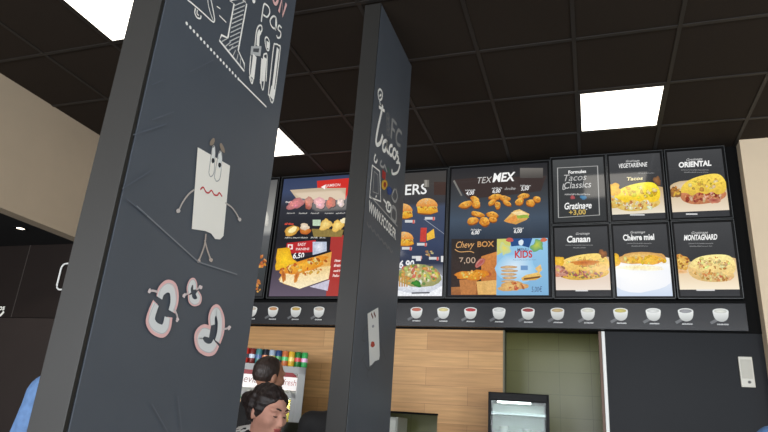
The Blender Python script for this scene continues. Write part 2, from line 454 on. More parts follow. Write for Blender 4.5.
def area(name, loc, rot, sx, sy, watt, col):
    l = bpy.data.lights.new(name, 'AREA'); l.shape = 'RECTANGLE'; l.size = sx; l.size_y = sy; l.energy = watt; l.color = col
    o = bpy.data.objects.new(name, l); COL.objects.link(o); o.location = loc; o.rotation_euler = rot
    return o
DAY = (.93, .96, 1.)
for x0, x1 in ((-6.2, -3.6), (-3.2, -.6), (-.2, 2.4), (2.8, 4.1)):
    area('window_daylight', ((x0+x1)/2, YB-.12, 1.75), (math.radians(90), 0, 0), x1-x0-.1, 2.4, 112*(x1-x0), DAY)
for y0, y1 in ((-3.2, -.4), (-.1, 2.6)):
    area('window_daylight', (XR+.12, (y0+y1)/2, 1.6), (math.radians(90), 0, math.radians(90)), y1-y0-.1, 2.1, 13*(y1-y0), (.6, .87, 1.))
sp = bpy.data.lights.new('downlight_beam', 'SPOT'); sp.energy = 6; sp.spot_size = 1.6; sp.color = (1, .88, .72); sp.shadow_soft_size = .03
so = bpy.data.objects.new('downlight_beam', sp); COL.objects.link(so); so.location = (pt.x, pt.y, ZS-.02)
# kitchen tube
t = thing('tube_light', 'long kitchen tube light mirrored in the green tiles', 'tube light', (-.9, 5.5, 2.9))
MB().box((-.6, -.06, .1), (.6, .06, .2), .01).build('housing', WHITE, t)
MB().box((-.58, -.045, .07), (.58, .045, .1), .01).build('tube', mat('tube glow', (255, 255, 250), .5, emis=(255, 248, 225), estr=10), t)

w = bpy.data.worlds.new('daylight'); SC.world = w; w.use_nodes = True
w.node_tree.nodes['Background'].inputs[0].default_value = (.6, .75, 1, 1); w.node_tree.nodes['Background'].inputs[1].default_value = .3

# ------------------------------------------------------------------ the two decorated columns
PX0, PX1 = -1.157, -1.06
def column(y0, y1, label):
    t = thing('decorated_column', label, 'column', ((PX0+PX1)/2, (y0+y1)/2, 0))
    loc = keeper(t)
    loc(MB().box((PX0, y0+.016, 0), (PX1, y1, CEIL), .0015).build('side_panel', PILLAR, t))
    loc(MB().box((PX0-.001, y0, 0), (PX1, y0+.012, CEIL), .0015).build('front_panel', PILLAR_EDGE, t))
    loc(MB().box((PX0+.004, y0+.010, 0), (PX1-.005, y0+.018, CEIL)).build('shadow_gap', BLACKM, t))
    return t, loc
col1, loc1 = column(1.08, 1.77, 'wide charcoal column with white doodle characters and big chalk lettering')
col2, loc2 = column(2.70, 3.36, 'slimmer charcoal column further back with script lettering near its top')
CH = art_mat('chalk paint', 0, .7, spec=.2)
W_, G_, PK = (246, 242, 236), (168, 166, 164), (234, 186, 182)

P1 = Plane(0, PX1, 1)
def a1(): return Art(P1)
def Z(ox, oy, s):  # coordinates read in an enlarged piece of the photo
    return lambda pts: [(ox+x/s, oy+y/s) for x, y in pts]
# lettering at the top
z8 = Z(180, 0, 5.4)
a = a1()
for k in range(13):
    pass
def dots(A, p0, p1, n, r, col):
    q0, q1 = Vector(P1.px(*p0)), Vector(P1.px(*p1))
    rw_ = Art(P1, raw=True)
    for i in range(n):
        q = q0.lerp(q1, i/(n-1)); rw_.blob(q.x, q.y, r, r, col, jit=.05, n=10)
    A.vs2 = rw_
    b = len(A.vs); A.vs += rw_.vs; A.fs += [tuple(i+b for i in f) for f in rw_.fs]; A.cs += rw_.cs
dots(a, (186.5, 23.5), (238, 79), 17, .0055, W_)
a.stroke([(238, 79), (266, 107)], .006, W_, smooth=False)
loc1(a.build('chalk_dotted_line', CH, col1, 9.))
a = a1()
one = z8([(262, 0), (290, 20), (256, 205), (222, 190), (210, 218), (345, 385), (345, 345), (312, 272), (358, 22), (330, -10)])
a.stroke(one, .0075, W_, closed=True, smooth=False)
for k in range(11):
    y = 8+k*24
    a.stroke(z8([(290-k*3.2, y+24), (352-k*4.2, y-2)]), .0035, (200, 200, 198), smooth=False)
for k in range(6):
    a.stroke(z8([(222+k*20, 225+k*26), (258+k*13, 205+k*22)]), .0035, (200, 200, 198), smooth=False)
loc1(a.build('chalk_numeral', CH, col1, 9.))
a = a1()
a.stroke(z8([(36, 0), (60, 18), (120, 70), (165, 112), (180, 118), (182, 95), (168, 20), (160, -10)]), .005, W_)
a.stroke(z8([(145, -10), (150, 30), (162, 75), (176, 112)]), .0035, W_)
a.stroke(z8([(80, 45), (76, 70), (88, 95), (106, 100), (110, 84)]), .005, W_)
a.stroke(z8([(90, 55), (88, 74), (98, 84)]), .004, W_)
a.stroke(z8([(195, 35), (214, 48)]), .004, W_); a.stroke(z8([(208, 84), (246, 122)]), .004, W_)
loc1(a.build('chalk_rolling_doodle', CH, col1, 9.))
a = a1()
a.stroke(z8([(435, 118), (448, 30), (462, 26), (478, 45), (480, 72), (466, 92), (446, 80)]), .007, W_)
a.stroke(z8([(515, 95), (500, 88), (484, 108), (486, 132), (500, 152), (515, 150), (518, 120), (514, 98), (512, 165)]), .007, W_)
a.stroke(z8([(545, 152), (532, 138), (526, 158), (540, 175), (538, 200), (524, 205), (518, 190)]), .007, W_)
a.blob(180+395/5.4, 1, 1.6, 2.5, W_, jit=.05)
loc1(a.build('chalk_word_pas', CH, col1, 9.))
a = a1()
a.stroke(z8([(400, 255), (408, 175), (420, 142), (436, 140), (438, 165), (426, 180)]), .006, W_)
a.stroke(z8([(416, 250), (420, 190), (430, 170)]), .018, W_)
a.poly(z8([(380, 250), (436, 250), (430, 305), (376, 296)]), (190, 190, 190))
a.poly(z8([(392, 262), (424, 262), (420, 284), (390, 280)]), (84, 86, 90))
a.stroke(z8([(378, 300), (372, 392), (384, 436)]), .006, W_); a.stroke(z8([(400, 300), (386, 420)]), .024, W_)
a.stroke(z8([(455, 210), (466, 202), (478, 225), (476, 268), (466, 270), (458, 245)]), .006, W_, closed=True); a.stroke(z8([(470, 225), (470, 262)]), .018, W_)
a.stroke(z8([(440, 440), (446, 310), (456, 292), (466, 305), (460, 440)]), .006, W_); a.stroke(z8([(446, 440), (454, 312)]), .018, W_)
# lower ends of f, i, l
zr = Z(140, 0, 3.925)
a.stroke(zr([(425, 300), (436, 328), (442, 300)]), .006, W_); a.stroke(zr([(468, 310), (480, 352), (492, 230)]), .006, W_); a.stroke(zr([(476, 230), (470, 330)]), .012, W_)
a.stroke(zr([(500, 375), (520, 192), (528, 174), (542, 180), (546, 200), (520, 395), (502, 370)]), .006, W_); a.stroke(zr([(538, 190), (514, 385)]), .017, W_); a.stroke(zr([(520, 345), (512, 385)]), .03, W_)
loc1(a.build('chalk_word_fil', CH, col1, 9.))
a = a1()
a.stroke(z8([(500, -8), (502, 12), (512, 22), (522, 6), (526, -30), (520, -50), (508, -44)]), .013, PK, closed=True); a.stroke(z8([(529, 66), (545, -4), (549, 88), (570, 20)]), .013, PK, smooth=False)
loc1(a.build('pink_lettering', CH, col1, 9.))
# the walking sheet character
z4 = Z(170, 130, 4.325)
a = a1()
a.poly([(196.6, 147.3), (229, 165.8), (222.4, 236), (219, 239.5), (214, 239), (210, 233.5), (204, 231), (190.6, 229)], (240, 234, 224))
sheet = loc1(a.build('paper_body', CH, col1, 9.))
a = a1()
for pts in ([(165, 170), (178, 80), (188, 72), (190, 100), (186, 180), (172, 202), (164, 188)], [(188, 195), (205, 105), (216, 94), (220, 125), (212, 205), (198, 222), (190, 212)]):
    a.stroke(z4(pts), .0035, (168, 166, 164), closed=True)
    a.poly(z4(pts[1:4]+[(pts[3][0]-3, pts[3][1]+45), (pts[1][0]-4, pts[1][1]+60)]), (226, 226, 222))
a.blob(170+181/4.325, 130+133/4.325, 1.5, 2.6, (50, 50, 52), jit=.05); a.blob(170+210/4.325, 130+152/4.325, 1.5, 2.6, (50, 50, 52), jit=.05)
loc1(a.build('eye_pair', CH, sheet, 9.))
a = a1()
a.blob(170+178/4.325, 130+52/4.325, 2.1, 3.9, (150, 134, 118), jit=.08, rot=.4); a.blob(170+221/4.325, 130+78/4.325, 1.8, 5.2, (150, 134, 118), jit=.08, rot=-.35)
loc1(a.build('eyebrow_pair', CH, sheet, 9.))
a = a1()
a.stroke(z4([(126, 258), (138, 248), (150, 268), (162, 272), (174, 262), (186, 280), (200, 282), (208, 272), (220, 288)]), .005, (196, 62, 66))
loc1(a.build('mouth', CH, sheet, 9.))
a = a1()
a.stroke(z4([(100, 258), (75, 278), (50, 312), (34, 345)]), .005, (190, 180, 172)); a.blob(170+30/4.325, 130+350/4.325, 1.9, 2.2, (200, 190, 184))
loc1(a.build('arm', CH, sheet, 9.)); a = a1()
a.stroke(z4([(234, 315), (262, 335), (282, 362), (294, 384)]), .005, (190, 180, 172)); a.blob(170+296/4.325, 130+387/4.325, 1.7, 1.9, (200, 190, 184))
loc1(a.build('arm', CH, sheet, 9.))
for pts in ([(204.7, 234), (203, 246), (197.5, 261)], [(203.4, 240), (206, 250), (209.6, 260)]):
    a = a1(); a.stroke(pts, .006, (184, 170, 160)); a.blob(pts[-1][0], pts[-1][1], 1.8, 2., (190, 172, 160)); loc1(a.build('leg', CH, sheet, 9.))
a = a1(); a.stroke([(135, 206), (197, 262), (236, 274.5)], .004, (128, 130, 134), smooth=False)
loc1(a.build('chalk_ground_line', CH, col1, 9.))
# grinning jaws
z5 = Z(140, 230, 3.325)
def jaw(parts, limbs):
    a = a1()
    for gum, teeth, wg, wt in parts:
        a.stroke(z5(gum), wg, PK); a.stroke(z5(teeth), wt, (222, 221, 219))
        a.stroke(z5(gum), .0025, (196, 196, 196))
    for l in limbs:
        a.stroke(z5(l), .006, (206, 190, 188)); e = z5([l[-1]])[0]
        a.blob(e[0], e[1], 1.6, 2.2, (224, 206, 204), jit=.25)
    loc1(a.build('chalk_jaw', CH, col1, 9.))
jaw([([(58, 222), (64, 196), (86, 178), (108, 186), (116, 214), (114, 244), (104, 272)], [(60, 226), (68, 206), (86, 194), (100, 200), (105, 222), (104, 246), (98, 270)], .02, .022),
     ([(46, 240), (30, 276), (24, 306), (40, 332), (70, 344), (88, 326), (94, 290)], [(48, 246), (37, 278), (34, 302), (46, 322), (68, 330), (80, 316), (86, 290)], .022, .024)],
    [[(54, 206), (38, 202), (26, 203)], [(108, 262), (118, 284), (119, 298)]])
jaw([([(157, 214), (154, 192), (162, 170), (174, 166), (181, 180), (180, 198)], [(160, 210), (159, 194), (165, 178), (173, 175), (176, 184), (176, 198)], .011, .013),
     ([(158, 216), (160, 236), (174, 247), (192, 242), (196, 224), (186, 206)], [(162, 216), (165, 230), (175, 238), (187, 234), (189, 222), (183, 208)], .011, .013)],
    [[(156, 208), (148, 214), (141, 218)], [(182, 198), (190, 193), (196, 190)]])
jaw([([(230, 318), (228, 290), (236, 266), (250, 258), (262, 272), (270, 300), (268, 340), (256, 374)], [(236, 316), (236, 292), (242, 276), (250, 270), (256, 284), (260, 306), (258, 340), (250, 370)], .02, .022),
     ([(228, 332), (208, 326), (190, 336), (182, 356), (190, 388), (216, 406), (240, 402), (252, 380)], [(226, 344), (208, 340), (198, 350), (194, 362), (202, 382), (218, 392), (234, 388), (244, 372)], .022, .024)],
    [[(270, 330), (280, 328), (291, 325)]])
# pale scuffs in the laminate
a = a1(); z1 = Z(0, 0, 2.0)
for pts in ([(262, 270), (330, 248)], [(250, 398), (290, 432)], [(300, 170), (322, 160)], [(240, 378), (300, 340)]):
    a.stroke(z1(pts), .003, (92, 97, 106), smooth=False)
for pts in ([(150, 404), (166, 432)], [(176, 396), (180, 432)], [(212, 60), (188, 72)], [(300/2, 120), (172, 112)]):
    a.stroke(pts, .003, (96, 100, 108), smooth=False)
loc1(a.build('scuff_marks', CH, col1, 9.))

# second column
P2 = Plane(0, PX1, 1)
z9 = Z(365, 80, 4.32); z10 = Z(360, 150, 4.32)
def a2(): return Art(P2)
a = a2()
a.stroke(z9([(60, 85), (56, 55), (64, 40), (74, 55), (72, 80), (62, 88)]), .012, W_); a.stroke(z9([(62, 70), (70, 62)]), .012, W_); a.stroke(z9([(62, 88), (66, 108)]), .01, W_)
a.stroke(z9([(76, 110), (68, 150), (56, 205), (47, 262), (52, 280), (66, 270), (76, 238)]), .024, W_); a.stroke(z9([(60, 116), (84, 134)]), .018, W_)
a.stroke(z9([(92, 262), (80, 268), (76, 296), (84, 306), (94, 284), (95, 262), (94, 300), (102, 318)]), .022, W_)
a.stroke(z9([(118, 284), (108, 286), (104, 312), (112, 326), (120, 318)]), .02, W_)
a.stroke(z9([(130, 298), (122, 302), (120, 328), (128, 338), (134, 318), (130, 298)]), .02, W_)
a.stroke(z9([(142, 312), (136, 318), (144, 340), (138, 356)]), .02, W_); a.stroke(z9([(134, 356), (150, 362), (140, 398), (118, 405), (116, 385)]), .016, W_)
loc2(a.build('script_lettering', CH, col2, 9.))
a = a2()
GY_ = (150, 148, 146)
a.stroke(z9([(112, 252), (118, 168)]), .026, GY_); a.stroke(z9([(118, 170), (136, 192)]), .02, GY_); a.stroke(z9([(114, 206), (128, 222)]), .02, GY_)
a.stroke(z9([(158, 232), (144, 216), (134, 244), (138, 274), (152, 284)]), .022, GY_)
for k in range(4): a.stroke(z9([(90+k*1, 150+k*24), (97, 142+k*24), (104, 166+k*24), (94, 164+k*24), (92, 150+k*24)]), .009, (120, 120, 120))
loc2(a.build('grey_initials', CH, col2, 9.))
a = a2()
a.stroke(z10([(66, 18), (60, 42), (68, 54), (74, 40)]), .012, W_); a.stroke(z10([(92, 46), (86, 62), (96, 74), (104, 70)]), .014, G_); a.stroke(z10([(104, 62), (116, 96)]), .014, G_); a.stroke(z10([(118, 76), (132, 108)]), .014, (90, 120, 100))
a.stroke(z10([(52, 66), (40, 204), (88, 222), (84, 92)]), .012, W_, closed=True, smooth=False); a.stroke(z10([(60, 92), (54, 180), (78, 190), (76, 108)]), .008, G_, closed=True, smooth=False)
a.stroke(z10([(70, 196), (66, 206)]), .01, W_)
loc2(a.build('device_drawing', CH, col2, 9.))
a = a2()
a.poly(z10([(96, 84), (110, 98), (108, 132), (94, 118)]), (168, 58, 52)); a.blob(360+104/4.32, 150+150/4.32, 3, 5, (206, 160, 60)); a.blob(360+106/4.32, 150+150/4.32, 1.4, 2.6, (150, 60, 40)); a.blob(360+126/4.32, 150+176/4.32, 2.6, 4, (52, 72, 130))
loc2(a.build('coloured_badges', CH, col2, 9.))
a = a2()
a.stroke(z10([(100, 214), (112, 232), (110, 246)]), .012, W_); a.stroke(z10([(128, 232), (116, 226), (114, 256), (128, 266), (132, 240), (122, 238), (120, 254)]), .014, W_)
a.stroke(z10([(148, 168), (136, 200), (150, 224), (160, 200), (152, 168)]), .014, G_); a.stroke(z10([(138, 246), (134, 292), (152, 310), (154, 262)]), .02, G_, closed=True)
a.stroke(z10([(42, 198), (160, 330)]), .008, G_, smooth=False)
loc2(a.build('small_icons', CH, col2, 9.))
a = a2()
p0, p1 = z10([(34, 262), (152, 388)])
a.text('WWW.FCOSE.FR', p0[0], p0[1], p1[0], W_, 0, .02, hgt=.062, y1=p1[1])
loc2(a.build('web_address', CH, col2, 9.))
a = a2()
a.stroke(z10([(28+k*8, 318+k*9+(6 if k % 2 else -6)) for k in range(15)]), .012, (120, 120, 122))
loc2(a.build('chalk_wave', CH, col2, 9.))
a = a2(); z11 = Z(350, 300, 5.4)
a.poly(z11([(92, 74), (150, 40), (158, 300), (154, 322), (132, 330), (104, 362)]), (218, 216, 212))
sheet = loc2(a.build('paper_body', CH, col2, 9.))
a = a2()
a.stroke(z11([(112, 72), (122, 98)]), .014, (120, 80, 74)); a.stroke(z11([(126, 66), (136, 92)]), .014, (120, 80, 74))
a.blob(350+122/5.4, 300+142/5.4, 1.2, 1.4, (150, 150, 156)); a.blob(350+120/5.4, 300+240/5.4, 2.2, 2.8, (176, 74, 60)); 
loc2(a.build('face_drawing', CH, sheet, 9.))
a = a2()
for pts in ([(92, 130), (70, 170), (66, 216), (80, 222)], [(158, 230), (178, 280), (190, 320)], [(110, 352), (90, 400), (96, 420)], [(70, 330), (100, 380), (140, 330)], [(78, 290), (60, 330)]):
    a.stroke(z11(pts), .006, (98, 98, 100))
loc2(a.build('thin_limbs', CH, col2, 9.))

# ------------------------------------------------------------------ menu boards
YP = 4.945
PR = art_mat('backlit print', 1.0, .08)
FOOD = art_mat('backlit food photograph', 1.0, .08, .22)
PM = Plane(1, YP, -1)
def pxx(px, py): return on(px, py, 1, YP)
def board(x0, z0, x1, z1, label, alu=True):
    "frame from world x0..x1 and z0..z1 (relative to the camera height)"
    z0 += H0; z1 += H0
    t = thing('menu_board', label, 'menu board', ((x0+x1)/2, 4.99, z0), 0, None)
    loc = keeper(t)
    f = MB(); fw = .02
    for a_, b_ in (((x0, z0), (x1, z0+fw)), ((x0, z1-fw), (x1, z1)), ((x0, z0+fw), (x0+fw, z1-fw)), ((x1-fw, z0+fw), (x1, z1-fw))):
        f.box((a_[0], YP-.012, a_[1]), (b_[0], 4.99, b_[1]))
    fr = loc(f.build('frame', FRAME, t))
    if alu:
        g = MB(); e = .005
        for a_, b_ in (((x0, z1-e), (x1, z1)), ((x0, z0), (x0+e, z1-e)), ((x1-e, z0), (x1, z1-e)), ((x0, z0), (x1, z0+e))):
            g.box((a_[0], YP-.0145, a_[1]), (b_[0], YP-.011, b_[1]))
        loc(g.build('edge_trim', ALU, fr))
    PM.layer = 0
    return t, loc, (x0+fw, z0+fw, x1-fw, z1-fw)
def bg(rc, rows):
    "vertical gradient: rows of (fraction from top, colour)"
    A = Art(PM, raw=True); x0, z0, x1, z1 = rc
    for (f0, c0), (f1, c1) in zip(rows, rows[1:]):
        A.poly([(x0, z1-f0*(z1-z0)), (x1, z1-f0*(z1-z0)), (x1, z1-f1*(z1-z0)), (x0, z1-f1*(z1-z0))], c0, c1); PM.layer -= 1
    PM.layer += 1
    return A
def A(): return Art(PM)
def clip(art, rc):
    "keep a printed picture inside its sheet"
    x0, z0, x1, z1 = rc
    art.vs = [(min(max(v[0], x0), x1), v[1], min(max(v[2], z0), z1)) for v in art.vs]
    return art

YEL, ORG, BRN, CRM = (246, 198, 40), (226, 140, 40), (150, 84, 34), (244, 226, 188)
def sandwich(rc, cx, cy, w, h, top, cut, crumbs, seed, tilt=0.):
    "a browned filled bread seen from its cut side: cheese-covered top over a pale filling"
    a = A(); ct, st = math.cos(tilt), math.sin(tilt)
    def sp(pts):
        q = []; n = len(pts); pts = [Vector(p_) for p_ in pts]
        for i in range(n):
            p0, p1, p2, p3 = pts[i-1], pts[i], pts[(i+1) % n], pts[(i+2) % n]
            for k in range(4):
                t = k/4; v = .5*((2*p1)+(p2-p0)*t+(2*p0-5*p1+4*p2-p3)*t*t+(3*p1-p0-3*p2+p3)*t**3)
                x, y = v.x*w, v.y*h; q.append((cx+x*ct-y*st, cy+x*st+y*ct))
        return q
    lt = tuple(min(255, v*1.12+16) for v in top); dk = tuple(v*.8 for v in top)
    a.poly(sp([(-.5, .02), (-.28, .1), (.1, .06), (.46, .1), (.47, .3), (.22, .46), (-.2, .5), (-.46, .34)]), cut, tuple(v*.9 for v in cut))
    a.specks(cx, cy+.28*h, .42*w, .15*h, 60, crumbs, (.8, 2.1), seed+5, tilt)
    a.poly(sp([(-.5, .05), (-.38, -.26), (-.05, -.46), (.34, -.5), (.5, -.2), (.47, .12), (.3, .2), (.2, .1), (.05, .17), (-.1, .1), (-.24, .2), (-.36, .1)]), lt, top)
    a.specks(cx+.03*w, cy-.16*h, .38*w, .2*h, 34, [lt, top, top, tuple(v*.9 for v in top), (250, 228, 160)], (1.0, 2.4), seed, tilt)
    for k in range(4): a.stroke([(cx+(-.38+.2*k)*w*ct, cy-(.1+.1*(k % 2))*h), (cx+(-.28+.2*k)*w, cy-(.24+.06*(k % 3))*h), (cx+(-.16+.2*k)*w, cy-(.2+.1*(k % 2))*h)], .006, lt, taper=True)
    return clip(a, rc)

# A: sliver left of the first column gap
t, loc, rc = board(-3.62+.02, 1.075, -2.86, 2.30, 'sliver of grey lit menu board beside the character column')
loc(bg(rc, [(0, (92, 92, 92)), (.2, (130, 130, 126)), (.45, (168, 168, 164)), (.5, (90, 92, 94)), (.75, (56, 62, 64)), (1, (40, 42, 44))]).build('poster', PR, t, 9.)); poster = [c for c in t.children if c.name.startswith('poster')][0]
a = A(); a.specks(262, 262, 3.5, 7, 14, [(216, 130, 50), (190, 96, 36), (230, 170, 90)], (1, 2), 3); a.specks(257, 287, 3.5, 6, 12, [(206, 120, 60), (230, 160, 80)], (1, 2), 4); a.blob(266, 219, 3, 7, (226, 224, 214), (190, 188, 180))
loc(clip(a, rc).build('food_picture', FOOD, poster))

# B: meats, sides and a big melted sandwich
t, loc, rc = board(-2.835, 1.075, -2.055, 2.30, 'large lit menu board with red banners and a big melted-cheese sandwich')
loc(bg(rc, [(0, (50, 62, 92)), (.12, (58, 70, 100)), (.25, (44, 46, 54)), (.5, (24, 25, 28)), (.62, (30, 28, 34)), (1, (96, 84, 102))]).build('poster', PR, t, 9.)); poster = [c for c in t.children if c.name.startswith('poster')][0]
a = A()
a.poly([(317, 181), (350, 178), (349, 190), (346, 199), (318, 198)], (206, 44, 34)); a.poly([(331, 236), (345, 235), (341, 296), (326, 296)], (170, 52, 46))
a.poly([(287, 243), (316, 240), (313, 252), (285, 254)], (184, 36, 38))
loc(clip(a, rc).build('red_banners', PR, poster))
a = A()
a.poly([(290, 190), (318, 188), (346, 188), (345, 200), (318, 200), (296, 198)], (196, 176, 150))
a.text('JAMBON', 326, 187, 340, (244, 220, 214), 0, .01, hgt=.03); a.poly([(321, 187), (326, 184.5), (325, 189.5)], (250, 240, 236))
for k, x in enumerate((290, 302, 314, 328, 339)): a.squig(x-3, 214, x+5, 1.6, (216, 214, 210), k)
for k, x in enumerate((285, 293, 301, 311, 320)): a.squig(x, 238.5, x+6, 1.8, (226, 226, 220), k+9)
a.squig(286, 203, 294, 2.2, (240, 234, 230), 44, .006); a.squig(285, 225, 293, 2.4, (226, 80, 60), 45, .007)
a.text('EASY', 298, 246, 306, (250, 230, 226), 0, .01, hgt=.03); a.text('PANINI', 296, 250.5, 309, (250, 230, 226), 0, .01, hgt=.025)
a.rect(288, 244.5, 293, 249.5, (244, 226, 222)); a.blob(290.5, 247, 1.4, 1.4, (190, 40, 44))
a.text('6,50', 293, 258.5, 304, (250, 250, 248), .1, .02, hgt=.055)
for k in range(4): a.squig(335-k*.6, 262+k*5, 341-k*.6, 3, (240, 214, 208), k+20, .008)
loc(clip(a, rc).build('lettering', PR, poster))
a = A()
for x, y, rx, ry, c, rot in ((296, 204, 9, 5, (228, 142, 142), -.3), (309, 203, 4.5, 6, (200, 112, 90), .2), (320, 203, 6, 5.5, (244, 170, 176), -.4), (331, 203, 4.5, 6, (198, 84, 50), .1), (341, 203, 4, 4, (232, 206, 196), 0)):
    a.blob(x, y, rx, ry, c, tuple(v*.75 for v in c), .18, 2, rot); a.specks(x, y, rx*.6, ry*.5, 5, [tuple(min(255, v*1.12) for v in c)], (.9, 1.8), 6)
loc(clip(a, rc).build('meat_picture', FOOD, poster))
a = A()
a.blob(292, 231, 8, 4.5, (238, 208, 112), (196, 140, 50), .12, 1, -.5); a.blob(293, 230, 5, 2.4, (252, 236, 170), None, .1, 2, -.5)
a.blob(305.5, 231, 6, 3.4, (220, 140, 54), (180, 90, 30), .1, 3); a.blob(305, 227, 5, 3.2, (240, 226, 206), (214, 190, 160), .2, 4); a.rect(313, 220, 321, 226, (190, 214, 186))
a.poly([(312, 229), (344, 230), (342, 237), (314, 237)], (140, 120, 62))
a.blob(326, 225, 6, 5.5, (246, 222, 140), (222, 178, 86), .25, 5); a.blob(338, 226, 6, 5.5, (250, 224, 136), (224, 176, 80), .25, 6); a.blob(344, 221, 3, 3, (246, 232, 190), None, .2, 7)
loc(clip(a, rc).build('side_dish_picture', FOOD, poster))
a = A()
a.blob(286, 262, 11, 13, (250, 206, 30), (226, 168, 20), .25, 2); a.rect(313, 242, 327, 256, (186, 196, 214)); a.blob(320, 248, 6, 5, (226, 230, 238), (190, 198, 214), .2, 8)
a.poly([(296, 259), (318, 254), (331, 250), (331, 260), (300, 268)], (26, 24, 26))
a.poly([(279, 280), (288, 266), (312, 258), (332, 252), (329, 279), (300, 289), (284, 284)], (226, 160, 62), (232, 196, 128))
a.poly([(284, 272), (331, 266), (329, 279), (300, 289), (280, 282)], (238, 206, 140), (250, 236, 198))
a.blob(305, 266, 24, 6, (244, 184, 52), (222, 136, 30), .2, 9, -.25); a.specks(304, 266, 24, 5, 40, [(250, 206, 80), (230, 150, 40), (196, 96, 26), (252, 226, 140)], (1, 2.4), 10, -.25)
a.blob(284, 276, 2, 7, (160, 72, 22), (206, 130, 50), .2, 3, -.15); a.blob(297, 277, 2.4, 5.5, (176, 84, 26), (226, 150, 60), .2, 5, .3)
a.specks(315, 272, 12, 3, 16, [(214, 132, 40), (236, 170, 70)], (.8, 1.7), 12, -.2); a.poly([(310, 287), (330, 280), (328, 291)], (200, 196, 214))
loc(clip(a, rc).build('sandwich_picture', FOOD, poster))

# C: burgers and a salad bowl
t, loc, rc = board(-2.03, 1.075, -1.147, 2.275, 'large lit menu board with burgers and a salad bowl, partly behind the slim column')
loc(bg(rc, [(0, (62, 60, 58)), (.1, (66, 62, 58)), (.26, (56, 56, 60)), (.3, (64, 74, 96)), (.6, (52, 64, 92)), (.75, (40, 48, 70)), (.86, (160, 164, 172)), (1, (226, 228, 232))]).build('poster', PR, t, 9.)); poster = [c for c in t.children if c.name.startswith('poster')][0]
a = A()
a.text('BURGERS', 368, 197, 426.5, (238, 238, 236), 0, .012, hgt=.105)
a.rect(424, 180, 429, 187, (120, 116, 108)); a.rect(434, 182, 446, 195, (64, 46, 38)); a.rect(425, 180, 427, 187, (150, 146, 138))
for (x, y) in ((410, 222), (430, 219), (422, 245), (407, 249), (434, 259), (417, 258)): a.rect(x-5, y-2, x+5, y+.6, (206, 208, 210)); a.rect(x+2.6, y-2, x+4.6, y+1.5, (206, 96, 86))
a.text('6,90', 399, 268, 414, (236, 236, 236), .1, .03, hgt=.07); a.stroke([(424, 219), (447, 234)], .006, (150, 156, 170), smooth=False)
a.rect(441, 256, 445, 262, (226, 226, 226)); a.rect(416, 256, 421, 261, (222, 222, 222))
loc(clip(a, rc).build('lettering', PR, poster))
def burger(cx, cy, s):
    a = A()
    a.blob(cx, cy+6*s, 10.5*s, 4*s, (176, 104, 40), (120, 70, 30), .1, 1)
    a.poly([(cx-10*s, cy+2*s), (cx+10*s, cy+2*s), (cx+11*s, cy+7*s), (cx+4*s, cy+9*s), (cx-9*s, cy+8*s)], (240, 190, 52), (214, 138, 34))
    a.rect(cx-10*s, cy+1.2*s, cx+10*s, cy+2.6*s, (206, 196, 96)); a.specks(cx, cy+3.6*s, 9*s, 1.8*s, 12, [(250, 210, 80), (226, 150, 40), (190, 100, 50)], (.8, 1.6), 3)
    pts = [(cx+10.8*s*math.cos(math.pi*k/12), cy+1.6*s-8.4*s*math.sin(math.pi*k/12)) for k in range(13)]
    a.poly(pts, (240, 186, 110), (214, 132, 50)); a.specks(cx-2*s, cy-3*s, 6*s, 2.4*s, 10, [(248, 208, 150)], (.5, 1.0), 4)
    return a
loc(clip(burger(427, 205, 1.), rc).build('burger_picture', FOOD, poster)); loc(clip(burger(402.5, 210, .95), rc).build('burger_picture', FOOD, poster))
loc(clip(burger(404, 238, .9), rc).build('burger_picture', FOOD, poster)); loc(clip(burger(378, 205, .95), rc).build('burger_picture', FOOD, poster))
a = A(); a.poly([(421, 228), (427, 228), (426, 242), (420, 242)], (196, 62, 52)); a.poly([(427, 234), (434, 229), (435, 238), (427, 241)], (236, 186, 60)); a.specks(429, 253, 4, 3, 10, [(216, 190, 140), (180, 130, 80)], (.9, 1.7), 8)
loc(clip(a, rc).build('fries_picture', FOOD, poster))
a = A()
a.blob(416, 281, 28, 14, (240, 242, 246), (206, 210, 220), .02, 1); a.blob(419, 276, 23, 11.5, (196, 190, 130), (150, 150, 96), .06, 2)
a.specks(419, 275, 21, 9.5, 95, [(238, 206, 110), (190, 200, 110), (242, 226, 180), (214, 120, 90), (120, 160, 70), (230, 170, 80), (250, 240, 220)], (1.2, 2.6), 7)
a.blob(417, 284, 4.4, 3.4, (70, 150, 50), (40, 110, 36), .3, 5); a.poly([(396, 290), (408, 293), (430, 293), (446, 286), (446, 296.5), (396, 296.5)], (238, 240, 244)); a.stroke([(412, 293.4), (430, 293)], .012, (70, 70, 76))
for k in range(5): a.rect(397+k*2.4, 276, 398.4+k*2.4, 287, (190, 140, 70))
loc(clip(a, rc).build('salad_picture', FOOD, poster))

# D: tex mex
t, loc, rc = board(-1.142, 1.075, -.262, 2.285, 'large lit menu board headed TEX MEX in the middle of the row')
loc(bg(rc, [(0, (36, 36, 38)), (.1, (48, 46, 46)), (.25, (58, 62, 66)), (.42, (66, 80, 96)), (.6, (40, 48, 60)), (1, (30, 32, 38))]).build('poster', PR, t, 9.)); poster = [c for c in t.children if c.name.startswith('poster')][0]
a = A(); a.poly([(453, 180), (471, 178), (546, 176), (541, 191), (519, 194), (468, 199)], (58, 46, 42)); a.poly([(453, 181), (461, 196), (462.4, 195.4), (454.6, 180)], (120, 118, 112)); a.rect(520, 168, 543, 178, (116, 112, 106), (70, 66, 62))  # brown trapezoid and pale band: reflections in the glass, painted into the print
a.poly([(451.5, 239), (497.5, 239), (497.5, 294), (451.5, 294)], (44, 38, 34), (58, 46, 36))
loc(clip(a, rc).build('reflections_and_box_panel', PR, poster))
a = A()
